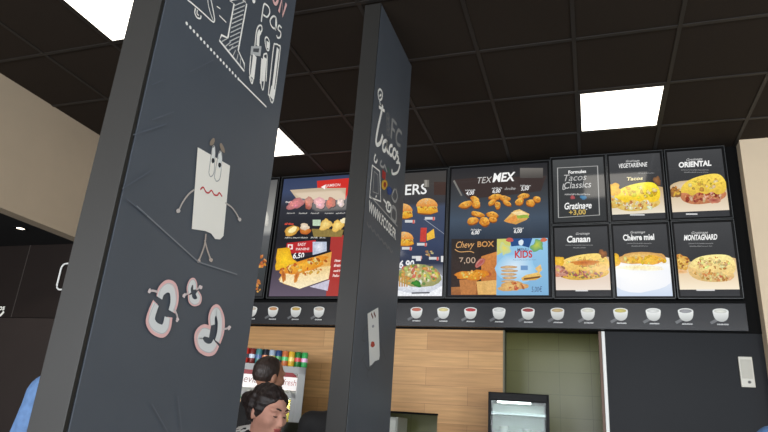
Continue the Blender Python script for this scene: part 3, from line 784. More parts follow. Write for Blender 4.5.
a.text('TEX', 477.5, 183.5, 492, (200, 198, 194), .25, 0, hgt=.062); a.text('MEX', 492.5, 182, 515.5, (246, 246, 244), .2, .03, hgt=.085)
for k, (x, y, s) in enumerate(((470, 195, '4,00'), (496.5, 193, '6,00'), (525, 190.5, '5,50'), (475.5, 234.5, '6,00'), (518, 233, '6,00'))):
    a.text(s, x-4, y, x+4, (244, 244, 242), .2, .02, hgt=.035); a.squig(x-4.5, y-4, x+5, 1.8, (206, 206, 204), k+3, .005)
a.squig(505, 190, 515, 3, (150, 148, 146), 31, .008)
a.text('Chevy', 456, 248, 474.5, (226, 172, 110), .35, .0, hgt=.06); a.text('BOX', 477.5, 247, 494, (206, 148, 84), 0, .02, hgt=.05)
a.stroke([(455, 249.5), (460, 252), (470, 251.5), (474, 253)], .006, (226, 172, 110))
a.text('7,00', 459, 263.5, 475.5, (196, 168, 144), .0, .0, hgt=.055)
loc(clip(a, rc).build('lettering', PR, poster))
def nuggets(lst, seed):
    a = A(); random.seed(seed)
    for x, y, rx, ry, rot in lst:
        a.blob(x, y+.9, rx, ry, (150, 84, 24), (120, 66, 20), .1, seed, rot)
        a.blob(x, y, rx, ry, (234, 168, 60), (196, 116, 30), .1, seed, rot, top=(244, 186, 84)); a.specks(x, y, rx*.7, ry*.6, 6, [(248, 196, 90), (214, 140, 44)], (.5, 1.1), seed+int(x), rot)
    return a
D = lambda pts: [(440+x/5.4, 150+y/5.4, rx/5.4, ry/5.4, r) for x, y, rx, ry, r in pts]
loc(clip(nuggets(D([(190, 270, 26, 18, .6), (140, 295, 36, 18, -.3), (196, 295, 24, 20, .4)]), 1), rc).build('nugget_picture', FOOD, poster))
loc(clip(nuggets(D([(300, 255, 38, 15, -.1), (350, 262, 30, 15, .2), (282, 284, 24, 13, -.5), (312, 300, 16, 20, .1), (362, 288, 26, 12, .5)]), 2), rc).build('nugget_picture', FOOD, poster))
loc(clip(nuggets(D([(452, 250, 32, 14, -.2), (430, 280, 26, 18, -.5), (490, 288, 26, 18, .1), (524, 268, 20, 17, .4)]), 3), rc).build('nugget_picture', FOOD, poster))
loc(clip(nuggets(D([(205, 348, 36, 14, .2), (178, 384, 30, 20, -.2), (240, 388, 28, 24, .5), (284, 352, 34, 16, .2), (286, 378, 22, 14, .1)]), 4), rc).build('nugget_picture', FOOD, poster))
a = A(); z = Z(440, 150, 5.4)
a.poly(z([(345, 385), (400, 330), (430, 322), (484, 348), (470, 378), (410, 404), (360, 392)]), (236, 196, 116), (206, 148, 66)); a.poly(z([(410, 345), (470, 345), (482, 368), (420, 372)]), (150, 178, 66)); a.poly(z([(350, 384), (410, 352), (420, 384), (380, 398)]), (226, 150, 70)); a.poly(z([(384, 340), (440, 330), (476, 350), (420, 356)]), (244, 218, 160))
loc(clip(a, rc).build('wrap_picture', FOOD, poster))
a = A(); z = Z(445, 230, 6.17)
a.poly(z([(40, 180), (100, 200), (100, 400), (40, 400)]), (52, 40, 34)); a.poly(z([(225, 165), (322, 135), (322, 400), (225, 400)]), (206, 132, 66), (180, 104, 48)); a.poly(z([(40, 355), (322, 340), (322, 402), (40, 402)]), (176, 116, 64), (150, 92, 48))
a.poly(z([(90, 310), (200, 300), (190, 400), (100, 400)]), (186, 122, 66)); a.poly(z([(196, 320), (322, 310), (322, 400), (204, 400)]), (222, 176, 104)); a.blob(445+270/6.17, 230+275/6.17, 3, 2.4, (170, 90, 50))
a.blob(445+170/6.17, 230+280/6.17, 15, 5.5, (238, 170, 50), (206, 120, 30), .25, 3, -.1); a.specks(445+170/6.17, 230+278/6.17, 13, 4, 24, [(250, 196, 80), (230, 150, 40), (244, 214, 120)], (.9, 1.8), 6)
a.blob(445+218/6.17, 230+205/6.17, 6.5, 3, (226, 190, 176), (170, 80, 70), .1, 5, -.8); a.blob(445+218/6.17, 230+205/6.17, 4.6, 1.6, (180, 90, 84), None, .1, 5, -.8)
loc(clip(a, rc).build('box_meal_picture', FOOD, poster))
a = A()
a.poly(z([(322, 58), (634, 52), (640, 404), (318, 404)]), (150, 200, 232), (126, 176, 214)); a.blob(445+440/6.17, 230+240/6.17, 19, 16, (214, 232, 244), (150, 200, 232), .1, 2)
a.poly(z([(322, 58), (420, 56), (400, 110), (322, 160)]), (206, 206, 110)); a.poly(z([(400, 56), (540, 54), (520, 112), (470, 98), (410, 104)]), (36, 76, 132)); a.blob(445+470/6.17, 230+80/6.17, 2.4, 3, (220, 232, 240)); a.blob(445+570/6.17, 230+100/6.17, 6, 6, (196, 204, 70), (90, 160, 110), .3, 4); a.blob(445+370/6.17, 230+120/6.17, 5, 6, (230, 214, 90), (190, 210, 160), .3, 5); a.blob(445+400/6.17, 230+64/6.17, 4, 2, (196, 90, 80)); a.blob(445+610/6.17, 230+64/6.17, 3.4, 2, (206, 110, 80))
a.rect(445+468/6.17, 230+222/6.17, 445+512/6.17, 230+250/6.17, (110, 150, 196))
loc(clip(a, rc).build('kids_menu_panel', PR, poster))
a = A()
a.text('MENU', 445+448/6.17, 230+134/6.17, 445+515/6.17, (60, 62, 90), 0, .01, hgt=.028); a.text('KIDS', 445+432/6.17, 230+174/6.17, 445+540/6.17, (196, 60, 62), 0, .03, hgt=.062); a.squig(445+420/6.17, 230+190/6.17, 445+560/6.17, 1, (120, 140, 170), 2, .003)
a.text('5,00€', 445+535/6.17, 230+384/6.17, 445+600/6.17, (70, 84, 120), .1, 0, hgt=.045)
loc(clip(a, rc).build('kids_lettering', PR, poster))
a = A()
for k in range(6): a.blob(445+(395+4*(k % 2))/6.17, 230+(232+k*22)/6.17, 8.5-.3*k, 1.5, (226, 196, 150), (190, 146, 100), .1, k)
a.blob(445+420/6.17, 230+350/6.17, 14, 5, (230, 190, 120), (206, 160, 100), .2, 2); a.specks(445+440/6.17, 230+350/6.17, 8, 4, 16, [(190, 96, 60), (214, 120, 70), (236, 190, 120)], (1, 2), 3)
a.poly(z([(470, 300), (500, 280), (580, 262), (600, 290), (560, 312), (480, 316)]), (236, 202, 120), (214, 160, 70)); a.poly(z([(486, 300), (590, 286), (584, 298), (490, 310)]), (120, 80, 40)); a.poly(z([(556, 240), (590, 215), (600, 250), (580, 268)]), (230, 190, 120))
loc(clip(a, rc).build('kids_food_picture', FOOD, poster))

# the six small boards
def small(x0, x1, top, label):
    z0, z1 = (1.693, 2.305) if top else (1.072, 1.688)
    return board(x0, z0, x1, z1, label)
GRY = [(0, (66, 67, 68)), (.35, (56, 57, 58)), (.62, (50, 50, 52)), (1, (54, 55, 57))]
t, loc, rc = small(-.258, .192, True, 'small all-text menu board with a thin white border, at the left of the upper row')
loc(bg(rc, [(0, (74, 76, 76)), (.4, (58, 60, 60)), (1, (50, 52, 52))]).build('poster', PR, t, 9.)); poster = [c for c in t.children if c.name.startswith('poster')][0]
a = A(); a.stroke([(557.5, 168), (597.5, 166), (599.5, 215), (558.5, 217.6)], .009, (170, 170, 168), closed=True, smooth=False)
z = Z(548, 155, 6.17)
a.text('Formules', *z([(126, 116)])[0], z([(236, 0)])[0][0], (244, 244, 242), 0, .03, hgt=.03)
a.text('Tacos', *z([(100, 162)])[0], z([(240, 0)])[0][0], (190, 190, 188), .3, 0, hgt=.062); a.text('Classics', *z([(100, 208)])[0], z([(268, 0)])[0][0], (206, 206, 204), .2, .0, hgt=.062)
a.stroke(z([(96, 178), (92, 212), (110, 206)]), .006, (206, 206, 204))
a.squig(*z([(104, 248)])[0], z([(258, 0)])[0][0], 2, (180, 180, 178), 3, .005); a.blob(*z([(152, 262)])[0], 2.6, 1.8, (190, 90, 90), (150, 70, 76), .2); a.blob(*z([(218, 262)])[0], 3.6, 2, (80, 140, 176), (60, 110, 150), .2)
a.text('Gratinage', *z([(102, 336)])[0], z([(270, 0)])[0][0], (246, 246, 244), .2, .02, hgt=.06); a.text('+3,00', *z([(130, 370)])[0], z([(234, 0)])[0][0], (206, 176, 92), 0, .02, hgt=.046)
loc(clip(a, rc).build('lettering', PR, poster))

global_poster = [None]
def dish_board(x0, x1, top, label, small_t, big_t, zz, p_small, p_big, shear, bold, lines):
    t, loc, rc = small(x0, x1, top, label)
    loc(bg(rc, GRY).build('poster', PR, t, 9.)); poster = [c for c in t.children if c.name.startswith('poster')][0]
    a = A()
    s0, s1, sy = p_small; b0, b1, by, bh = p_big
    q0, q1 = zz([(s0, sy), (s1, sy)]); ys_ = zz([(b0, by)])[0][1]-bh/.0088-1.3; a.text(small_t, q0[0], ys_, q1[0], (214, 214, 212), .3, 0)
    q0, q1 = zz([(b0, by), (b1, by)]); a.text(big_t, q0[0], q0[1], q1[0], (246, 246, 244), shear, bold, hgt=bh)
    for k, (l0, l1, ly) in enumerate(lines):
        q0, q1 = zz([(l0, ly), (l1, ly)]); a.squig(q0[0], q0[1], q1[0], 1.1, (150, 150, 150), k, .003)
    loc(clip(a, rc).build('lettering', PR, poster))
    global_poster[0] = poster
    return t, loc, rc
def foot(rc, zz, x0, x1, y):
    a = A(); q0, q1 = zz([(x0, y), (x1, y)]); a.stroke([q0, q1], .01, (222, 222, 222), smooth=False)
    return clip(a, rc)
CR = [(240, 214, 130), (226, 170, 80), (250, 236, 190), (206, 140, 60), (252, 246, 226)]
def plate(rc, frac, c0, c1, right=None):
    x0, z0, x1, z1 = rc; a = Art(PM, raw=True); zt = z0+(z1-z0)*frac
    n = 14; pts = [(x0, z0+(z1-z0)*.09)]+[(x1, z0+(z1-z0)*.09)]
    pts += [(x1-(x1-x0)*k/n, zt+.02*math.sin(k*.45)) for k in range(n+1)]
    a.poly(pts, c0, c1); return a

z = Z(604, 150, 6.17)
t, loc, rc = dish_board(.196, .628, True, 'small menu board with a bright yellow filled bread, middle of the upper row', 'Gratinage', 'VEGETARIENNE', z, (136, 220, 92), (92, 270, 112, .04), .2, .01, [(210, 312, 146), (140, 240, 172)]); poster = global_poster[0]
loc(plate(rc, .47, (190, 160, 110), (236, 226, 206)).build('table_picture', PR, poster))
loc(sandwich(rc, 637, 197, 46, 28, (244, 200, 40), (240, 206, 110), CR, 21, -.02).build('sandwich_picture', FOOD, poster))
a = A(); a.blob(613, 190, 7, 7, (248, 204, 40), (230, 170, 30), .25, 3); a.blob(614, 203, 8, 5, (238, 206, 110), (206, 160, 70), .2, 5); a.specks(614, 203, 7, 4, 16, CR, (.8, 1.6), 8); a.text('Tacos', 627, 181, 643, (250, 236, 180), .2, .03, hgt=.03); a.blob(657, 181, 4, 4, (160, 110, 60), (110, 76, 50), .3, 4)
loc(clip(a, rc).build('side_picture', FOOD, poster)); loc(foot(rc, z, 160, 250, 402).build('caption_line', PR, poster))

z = Z(640, 140, 2.62)
t, loc, rc = dish_board(.64, 1.078, True, 'small menu board headed ORIENTAL at the right end of the upper row', 'Gratinage', 'ORIENTAL', z, (122, 164, 58), (102, 188, 72, .046), .1, .04, [(108, 180, 80), (116, 176, 86)]); poster = global_poster[0]
loc(plate(rc, .47, (196, 170, 130), (236, 220, 196)).build('table_picture', PR, poster))
a = A(); a.blob(698, 188, 30, 8, (236, 222, 200), (206, 180, 140), .06, 2); loc(clip(a, rc).build('plate_picture', PR, poster))
loc(sandwich(rc, 703, 189.5, 46, 29, (222, 184, 66), (206, 130, 86), [(150, 60, 40), (226, 170, 120), (190, 96, 60), (240, 200, 150)], 22, -.05).build('sandwich_picture', FOOD, poster))
a = A(); a.blob(675, 193, 6, 5, (190, 130, 60), (120, 80, 44), .2, 3); a.specks(675, 191, 5, 4, 14, [(226, 180, 70), (120, 84, 40), (210, 150, 60)], (.8, 1.6), 9); a.blob(714, 201, 6, 3, (160, 60, 50), (206, 140, 110), .2, 7)
loc(clip(a, rc).build('side_picture', FOOD, poster)); loc(foot(rc, z, 120, 150, 195).build('caption_line', PR, poster))

z = Z(550, 222, 5.4)
t, loc, rc = dish_board(-.258, .192, False, 'small menu board with a ham-and-cheese bread, at the left of the lower row', 'Gratinage', 'Canaan', z, (140, 214, 84), (92, 218, 110, .055), .15, .03, [(84, 226, 128), (126, 190, 142)]); poster = global_poster[0]
loc(plate(rc, .55, (206, 170, 140), (240, 226, 212)).build('table_picture', PR, poster))
loc(sandwich(rc, 583, 267, 52, 26, (232, 184, 96), (236, 190, 80), [(226, 180, 60), (190, 110, 90), (150, 140, 80), (236, 206, 120), (214, 150, 130)], 23, 0.).build('sandwich_picture', FOOD, poster))
a = A(); a.blob(559, 262, 6, 5, (244, 204, 70), (226, 170, 40), .25, 3); a.blob(560, 272, 8, 5, (226, 180, 160), (196, 130, 110), .25, 5); a.specks(561, 272, 7, 5, 14, [(214, 140, 120), (236, 196, 110), (160, 110, 90)], (.8, 1.8), 8); a.blob(603, 254, 4, 4, (170, 110, 66), (120, 80, 50), .3, 6); a.blob(585, 263, 15, 2.4, (186, 96, 40), (214, 140, 60), .2, 8)
loc(clip(a, rc).build('side_picture', FOOD, poster)); loc(foot(rc, z, 138, 205, 372).build('caption_line', PR, poster))

z = Z(608, 220, 5.27)
t, loc, rc = dish_board(.196, .628, False, 'brightly washed-out small menu board in the middle of the lower row', 'Gratinage', 'Chèvre miel', z, (118, 196, 82), (80, 245, 108, .05), 0, .03, [(100, 232, 126), (124, 204, 140)]); poster = global_poster[0]
loc(plate(rc, .52, (250, 246, 236), (222, 232, 248)).build('table_picture', PR, poster))
a = A(); a.poly([(608.5, 267), (674, 264), (676, 298), (608.5, 298)], (252, 252, 250), (206, 220, 240)); a.blob(641, 279, 32, 13, (255, 254, 252), (244, 246, 250), .06, 3)
loc(clip(a, rc).build('bright_picture', PR, poster))
a = A(); a.blob(641, 258, 26, 5.5, (244, 208, 120), (214, 160, 90), .1, 4, -.05); a.blob(645, 260, 20, 4.5, (250, 206, 70), (236, 176, 60), .2, 5, -.05); a.specks(643, 260, 24, 4, 26, [(252, 226, 130), (244, 190, 50), (230, 160, 60)], (1, 2.2), 6); a.blob(614, 260, 7, 6, (248, 208, 60), (230, 172, 40), .2, 7)
a.blob(640, 268, 24, 3, (250, 232, 170), (252, 246, 226), .15, 9)
loc(clip(a, rc).build('sandwich_picture', FOOD, poster))

z = Z(668, 218, 5.15)
t, loc, rc = dish_board(.64, 1.078, False, 'small menu board headed MONTAGNARD at the right end of the lower row', 'Gratinage', 'MONTAGNARD', z, (122, 206, 90), (82, 256, 115, .044), .3, .03, [(106, 232, 134), (112, 228, 148)]); poster = global_poster[0]
loc(plate(rc, .5, (214, 176, 120), (250, 236, 210)).build('table_picture', PR, poster))
loc(sandwich(rc, 712, 268, 46, 28, (236, 200, 128), (240, 200, 130), [(226, 160, 80), (250, 222, 160), (200, 120, 60), (244, 206, 130)], 25, .12).build('sandwich_picture', FOOD, poster))
a = A(); a.blob(680, 263, 9, 9, (240, 200, 100), (214, 160, 70), .15, 3); a.specks(681, 262, 8, 8, 26, [(250, 220, 130), (206, 140, 60), (180, 110, 50), (244, 200, 90)], (.8, 1.6), 8); a.specks(712, 264, 20, 7, 30, [(190, 120, 50), (250, 220, 130), (214, 150, 60)], (.6, 1.3), 9); a.blob(680, 272, 8, 2, (226, 160, 90), (240, 200, 150), .1, 4)
loc(clip(a, rc).build('side_picture', FOOD, poster)); loc(foot(rc, z, 145, 240, 373).build('caption_line', PR, poster))

# ------------------------------------------------------------------ sauce strip
t = thing('sauce_menu_strip', 'long black strip under the menu boards showing a row of white sauce cups', 'menu strip', (-1.2, 4.99, H0+.84))
loc = keeper(t)
loc(MB().box((-3.6, 4.94, H0+.838), (1.083, 4.99, H0+1.04), .003).build('panel', mat('glossy black strip', (44, 45, 48), .22, noise=.05, nscale=3), t))
PS = Plane(1, 4.94, -1)
CUPM = art_mat('cup print', 0, .3)
cups = [(721, 316, (226, 226, 216)), (686, 316, (150, 150, 152)), (653.5, 315.5, (222, 222, 218)), (620.7, 315, (206, 190, 96)), (588, 315, (224, 222, 206)), (557.5, 314.7, (206, 176, 120)), (528, 314.3, (150, 40, 38)), (499, 314, (220, 220, 216)), (470.5, 313.5, (186, 36, 40)), (443.3, 313, (222, 206, 140)), (416.4, 312.4, (196, 96, 66))]
xs = [PS.px(c[0], c[1])[0] for c in cups]
pitch = (xs[0]-xs[-1])/(len(xs)-1)
lo = [(396-1.5, 312, (220, 218, 210))]
left = [(xs[-1]-pitch*k, (220, 214, 200)) for k in (1, 2, 3)]
zc = PS.px(588, 315)[1]
left += [(PS.px(319, 311)[0], (206, 190, 170)), (PS.px(295.8, 311)[0], (206, 168, 84)), (PS.px(273, 311)[0], (206, 150, 96)), (PS.px(252, 311)[0], (214, 200, 180))]
left = [l for i, l in enumerate(left) if i < 2 or i > 2]
for i, (x, c) in enumerate([(xs[k], cups[k][2]) for k in range(len(cups))]+left):
    PS.layer = 0
    a = Art(PS, raw=True); r = .052
    a.poly([(x-r*1.5, zc-.045), (x-r*.7, zc-.02), (x-r*.4, zc-.035), (x-r*1.3, zc-.062)], (92, 94, 96))
    pts = [(x-r, zc+.036)]
    for k in range(13):
        q = math.pi*k/12; pts.append((x-r*math.cos(q)*(.96 if 0 < k < 12 else 1), zc+.03-.072*math.sin(q)**.7))
    pts.append((x+r, zc+.036))
    a.poly(pts, (232, 232, 228), (176, 176, 172))
    a.blob(x, zc+.036, r, .02, (236, 236, 232), (222, 222, 218), 0, 1, 0, 24); a.blob(x, zc+.035, r*.82, .0145, c, tuple(v*.85 for v in c), .03, 1, 0, 24)
    cp_ = loc(a.build('cup_picture', CUPM, t, 9.))
    a = Art(PS, raw=True)
    rnd = random.Random(i); x0 = x-.03
    while x0 < x+.036:
        a.stroke([(x0, zc-.066), (x0+.004, zc-.056), (x0+.008, zc-.064)], .004, (226, 226, 226), smooth=False); x0 += rnd.choice([.009, .011])
    loc(a.build('cup_name', CUPM, cp_, 9.))

# white plate on the dark door
t = thing('wall_plate', 'slim white plate with a small dark button beside the right wall', 'wall plate', (1.03, 5.0, H0+.5))
pA, pB = on(737.2, 356.5, 1, 4.985), on(752.6, 387.5, 1, 4.985)
loc = keeper(t)
xa, xb = pA.x+.004, pA.x+.092
loc(MB().box((xa, 4.98, pB.z), (xb, 5.0, pA.z), .004).build('cover', mat('off white plastic', (206, 202, 190), .45), t))
loc(MB().box((xa+.01, 4.9775, pB.z+.06), (xb-.01, 4.981, pA.z-.02), .002).build('inner_panel', mat('off white plastic inset', (184, 180, 168), .5), t))
bq = MB().lathe([(.010, 0), (.010, .006)], 14).build('button', mat('dark button', (50, 46, 42), .4), t)
bq.rotation_euler = (math.pi/2, 0, 0); bq.location = Vector(((xa+xb)/2+.008, 4.981, pB.z+.035))-t.location

# left wall marks
t = thing('wall_sign', 'white rounded outline bracket on the dark wall left of the character column', 'sign', (-4.28, 4.0, H0+1.06))
q = [on(x, y, 1, 3.985) for x, y in ((67.5, 263.5), (63, 264.5), (59.8, 283), (61, 288.5), (64.5, 289.5))]
c1, c0 = q[0], q[4]
rr = MB(); xl = (q[1].x+q[2].x)/2-.02; zt, zb = q[0].z, q[4].z; w_, rad = .34, .045
pts = []
for cx, cz, a0 in ((xl+rad, zt-rad, 180), (xl+rad, zb+rad, 270), ):
    for k in range(6):
        an = math.radians(a0-k*18) if a0 == 180 else None
path = []
for k in range(7): an = math.radians(90+15*k); path.append((xl+rad+rad*math.cos(an), zt-rad+rad*math.sin(an)))
for k in range(7): an = math.radians(180+15*k); path.append((xl+rad+rad*math.cos(an), zb+rad+rad*math.sin(an)))
path = [(xl+w_, zt)]+path+[(xl+w_, zb)]
t.location = (xl, 4.0, zb)
o = MB().tube([(x, 3.988, z_) for x, z_ in path], .008, 8).build('outline_tube', WHITE, t); o.location = -t.location
t2 = thing('wall_lettering', 'small white lettering over a smile curve at the left photo edge', 'sign', (-4.95, 4.0, H0+.75))
PL = Plane(1, 3.999, -1); a = Art(PL)
a.text('tacos', -9.5, 310, 4.4, (226, 224, 214), 0, .03, hgt=.05); a.stroke([(-9, 311), (-5, 316.5), (0, 315.6), (4, 311.5)], .022, (226, 224, 214))
keeper(t2)(a.build('letters', art_mat('sign paint', 0, .5), t2, 9.))

# ------------------------------------------------------------------ counter, fridge display, drinks cooler
t = thing('service_counter', 'long dark service counter below the menu wall', 'counter', (-.55, 4.55, 0))
MB().box((-1.5, -.28, .0), (1.7, .3, .93), .004).build('body', mat('counter front', (60, 58, 56), .5), t)
MB().box((-1.53, -.31, .93), (1.72, .33, .97), .006).build('worktop', mat('counter top', (46, 45, 44), .3), t)
ZC = .97
pa, pb = on(488.3, 391.5, 1, 4.36), on(549, 396, 1, 4.405)
cx = (pa.x+pb.x)/2; wd = (Vector((pb.x-pa.x, pb.y-pa.y))).length; ztop = pa.z
rz = math.atan2(pb.y-pa.y, pb.x-pa.x)
t = thing('display_fridge', 'black framed glass display fridge with lit white interior on the counter', 'display fridge', ((pa.x+pb.x)/2, (pa.y+pb.y)/2, ZC), rz)
hw = wd/2; hh = ztop-ZC; dp = .42
f = MB()
for sx in (-1, 1):
    f.box((sx*hw-(.02 if sx > 0 else 0), 0, 0), (sx*hw+(.02 if sx < 0 else 0), .022, hh), .003)
    f.box((sx*hw-(.02 if sx > 0 else 0), dp-.022, 0), (sx*hw+(.02 if sx < 0 else 0), dp, hh), .003)
f.box((-hw, 0, hh-.055), (hw, dp, hh), .006); f.box((-hw, 0, 0), (hw, dp, .06), .006)
f.build('frame', mat('fridge black', (9, 9, 11), .5, spec=.15), t)
MB().box((-hw+.018, dp-.03, .06), (hw-.018, dp-.012, hh-.055)).build('back_panel', mat('fridge white liner', (176, 186, 180), .5), t)
MB().box((-hw+.02, .006, .06), (hw-.02, .012, hh-.055)).build('front_glass', glass(), t)
MB().box((hw-.008, .022, .06), (hw-.003, dp-.022, hh-.055)).build('side_glass', glass(), t)
MB().box((-hw+.003, .022, .06), (-hw+.008, dp-.022, hh-.055)).build('side_glass', glass(), t)
for k, zz in enumerate((.2, .38, .56)):
    if zz < hh-.1:
        sh = MB(); sh.box((-hw+.02, .05, zz), (hw-.02, dp-.04, zz+.006)); sh.box((-hw+.02, .046, zz-.006), (hw-.02, .052, zz+.01)); sh.build('shelf', mat('shelf steel', (120, 126, 126), .3, .5), t)
MB().box((-hw+.06, .03, hh-.068), (hw-.12, .05, hh-.057)).build('lamp', mat('fridge lamp', (255, 255, 255), .5, emis=(250, 255, 255), estr=9), t)
l = area('fridge_lamp_glow', (0, 0, 0), (0, 0, 0), wd*.8, .2, .7, (.95, 1, 1)); l.parent = t; l.location = (0, .2, hh-.06)
# food boxes on the fridge shelves
FS = [(-.12, .57, .07, (206, 214, 206)), (-.03, .57, .05, (226, 228, 220)), (.1, .57, .06, (196, 206, 200)), (-.1, .39, .08, (216, 220, 214)), (.06, .39, .07, (200, 210, 206))]
for k, (x, zz, h_, c) in enumerate(FS):
    if zz+h_ > hh-.08: continue
    p = Vector((x, .24, zz+.007)); p.rotate(Matrix.Rotation(rz, 3, 'Z'))
    tt = thing('dessert_tub', ['pale tub at the left of a fridge shelf', 'narrow pale tub in the middle of a fridge shelf', 'pale tub at the right of a fridge shelf', 'pale wide tub on the lower fridge shelf at left', 'pale tub on the lower fridge shelf at right'][k], 'tub', Vector(t.location)+p, rz, 'tubs in the display fridge')
    r_ = .032
    MB().lathe([(r_*.8, 0), (r_, h_), (r_*.96, h_), (r_*.9, h_*.9)], 18).build('tub', mat('tub plastic %d' % k, c, .4), tt)
    MB().lathe([(r_*1.04, h_), (r_*1.04, h_+.006)], 18).build('lid', mat('tub lid', (236, 238, 236), .3), tt)

# drinks cooler
RC = .46; CW = .84
cr = on(306.3, 368, 1, 4.54); ct = on(304, 367.4, 1, 4.54)
CA = Vector((math.cos(RC), math.sin(RC), 0)); CN = Vector((-math.sin(RC), math.cos(RC), 0))
CB = Vector((cr.x, 4.54, 0))-CA*(CW/2)
def cw_(x, y, z): return CB+CA*x+CN*y+Vector((0, 0, z))
def cz(px, py):      # height on the cooler front
    d = ray(px, py); n = -CN; k = (CB-CAMP).dot(n)/d.dot(n); q = CAMP+d*k
    return (q-CB).dot(CA), q.z
xl, xr = -CW/2, CW/2; zt = ct.z; YC = 0.
t = thing('drinks_cooler', 'grey drinks cooler with red striped white header behind the man', 'drinks cooler', CB, RC)
W2 = CW/2; D2 = .46
cb_ = MB()
for sx in (-1, 1): cb_.box((sx*W2-(.06 if sx > 0 else 0), 0, 0), (sx*W2+(.06 if sx < 0 else 0), D2, zt), .005)
cb_.box((-W2, 0, zt-.06), (W2, D2, zt), .005); cb_.box((-W2+.05, D2-.05, 0), (W2-.05, D2, zt-.05)); cb_.box((-W2, 0, 0), (W2, D2, .18), .005)
cb_.build('cabinet', GREYP, t)
zh = cz(288, 390)[1]; zr1 = cz(288, 372.6)[1]; zr0 = cz(288, 377)[1]
MB().box((-W2+.06, -.004, zh), (W2-.06, .03, zr0), .003).build('header_sign', mat('header white', (236, 232, 228), .4, emis=(255, 240, 235), estr=.35), t)
rs = MB(); 
bmv = [rs.bm.verts.new(v) for v in ((-W2+.03, -.008, zr0), (W2-.06, -.008, zr0), (W2-.1, -.008, zr1), (-W2+.03, -.008, zr1), (-W2+.03, .0, zr0), (W2-.06, .0, zr0), (W2-.1, .0, zr1), (-W2+.03, .0, zr1))]
for q in ((0, 1, 2, 3), (7, 6, 5, 4), (0, 4, 5, 1), (1, 5, 6, 2), (2, 6, 7, 3), (3, 7, 4, 0)): rs.bm.faces.new([bmv[i] for i in q])
rs.build('red_stripe', mat('cooler red', (150, 26, 34), .4), t)
PC = Plane(1, -.0045, -1); a = Art(PC, raw=True)
b0, b1, b2, b3 = cz(243, 385)[0], cz(262, 385)[0], cz(283, 385)[0], cz(296, 385)[0]
a.text('evian', b0, zh+.035, b1, (176, 150, 150), .2, 0, hgt=.06); a.text('fresh', b2, zh+.035, b3, (190, 130, 134), .2, 0, hgt=.05)
a.build('header_lettering', art_mat('sign paint', 0, .5), t)
zd = zh-.03
for sx in (-1, 1):
    x0, x1 = (-W2+.06, -.004) if sx < 0 else (.004, W2-.06)
    dr = MB(); dr.box((x0, 0, .18), (x0+.035, .03, zd)); dr.box((x1-.035, 0, .18), (x1, .03, zd)); dr.box((x0, 0, zd-.03), (x1, .03, zd)); dr.box((x0, 0, .18), (x1, .03, .22))
    d_ = dr.build('door', GREYP, t)
    MB().box((x0+.03, .012, .21), (x1-.03, .018, zd-.02)).build('pane', glass(), d_)
    MB().box(((x1-.03 if sx < 0 else x0+.01), -.03, .8), ((x1-.01 if sx < 0 else x0+.03), 0, 1.1), .004).build('handle', STEEL, d_)
shz = [zd-.24-k*.26 for k in range(4)]
for zz in shz: MB().box((-W2+.055, .05, zz-.012), (W2-.055, D2-.06, zz)).build('shelf', STEEL, t)
MB().box((-W2+.08, .06, zd-.012), (W2-.08, .09, zd)).build('lamp', mat('cooler lamp', (255, 255, 255), .5, emis=(255, 255, 250), estr=16), t)
# cans along the top and bottles inside
def can_proto(h_, r_, neck):
    tt = thing('can', 'x', 'can')
    if neck:
        MB().lathe([(r_*.9, 0), (r_, .006), (r_, h_*.62), (r_*.42, h_*.82), (r_*.4, h_*.93)], 14).build('body', WHITE, tt)
        MB().lathe([(r_*.45, h_*.93), (r_*.45, h_)], 12).build('cap', WHITE, tt)
    else:
        MB().lathe([(r_*.85, 0), (r_, .008), (r_, h_-.012), (r_*.86, h_-.002)], 14).build('body', WHITE, tt)
        MB().lathe([(r_*.86, h_-.003), (r_*.8, h_), (r_*.3, h_-.003)], 14).build('lid', STEEL, tt)
        MB().lathe([(r_*1.006, h_*.35), (r_*1.006, h_*.6)], 14, cap=False).build('band', WHITE, tt)
    return tt
def cmat(c): return mat('drink %d %d %d' % c, c, .3)
def recol(tt, cols):
    od = ('body', 'lid', 'band', 'cap')
    for ch, c in zip(sorted(tt.children, key=lambda q: od.index(q.name.split('.')[0])), cols):
        ch.data = ch.data.copy(); ch.data.materials.clear(); ch.data.materials.append(c if not isinstance(c, tuple) else cmat(c))
CANS = [((226, 190, 90), 'pale yellow'), ((190, 40, 44), 'dark red'), ((206, 150, 190), 'lilac'), ((214, 60, 50), 'bright red'), ((110, 90, 40), 'olive brown'), ((222, 196, 70), 'yellow'), ((226, 120, 60), 'orange'), ((196, 150, 130), 'dusty pink'), ((120, 180, 60), 'lime green'), ((236, 240, 230), 'white'), ((206, 50, 40), 'scarlet'), ((120, 40, 36), 'maroon'), ((70, 130, 130), 'teal'), ((30, 34, 44), 'black'), ((170, 184, 200), 'silver blue'), ((40, 70, 120), 'navy blue'), ((200, 110, 60), 'copper'), ((226, 180, 50), 'golden'), ((40, 120, 50), 'green'), ((60, 170, 90), 'light green')]
cw = .0535
pc = None
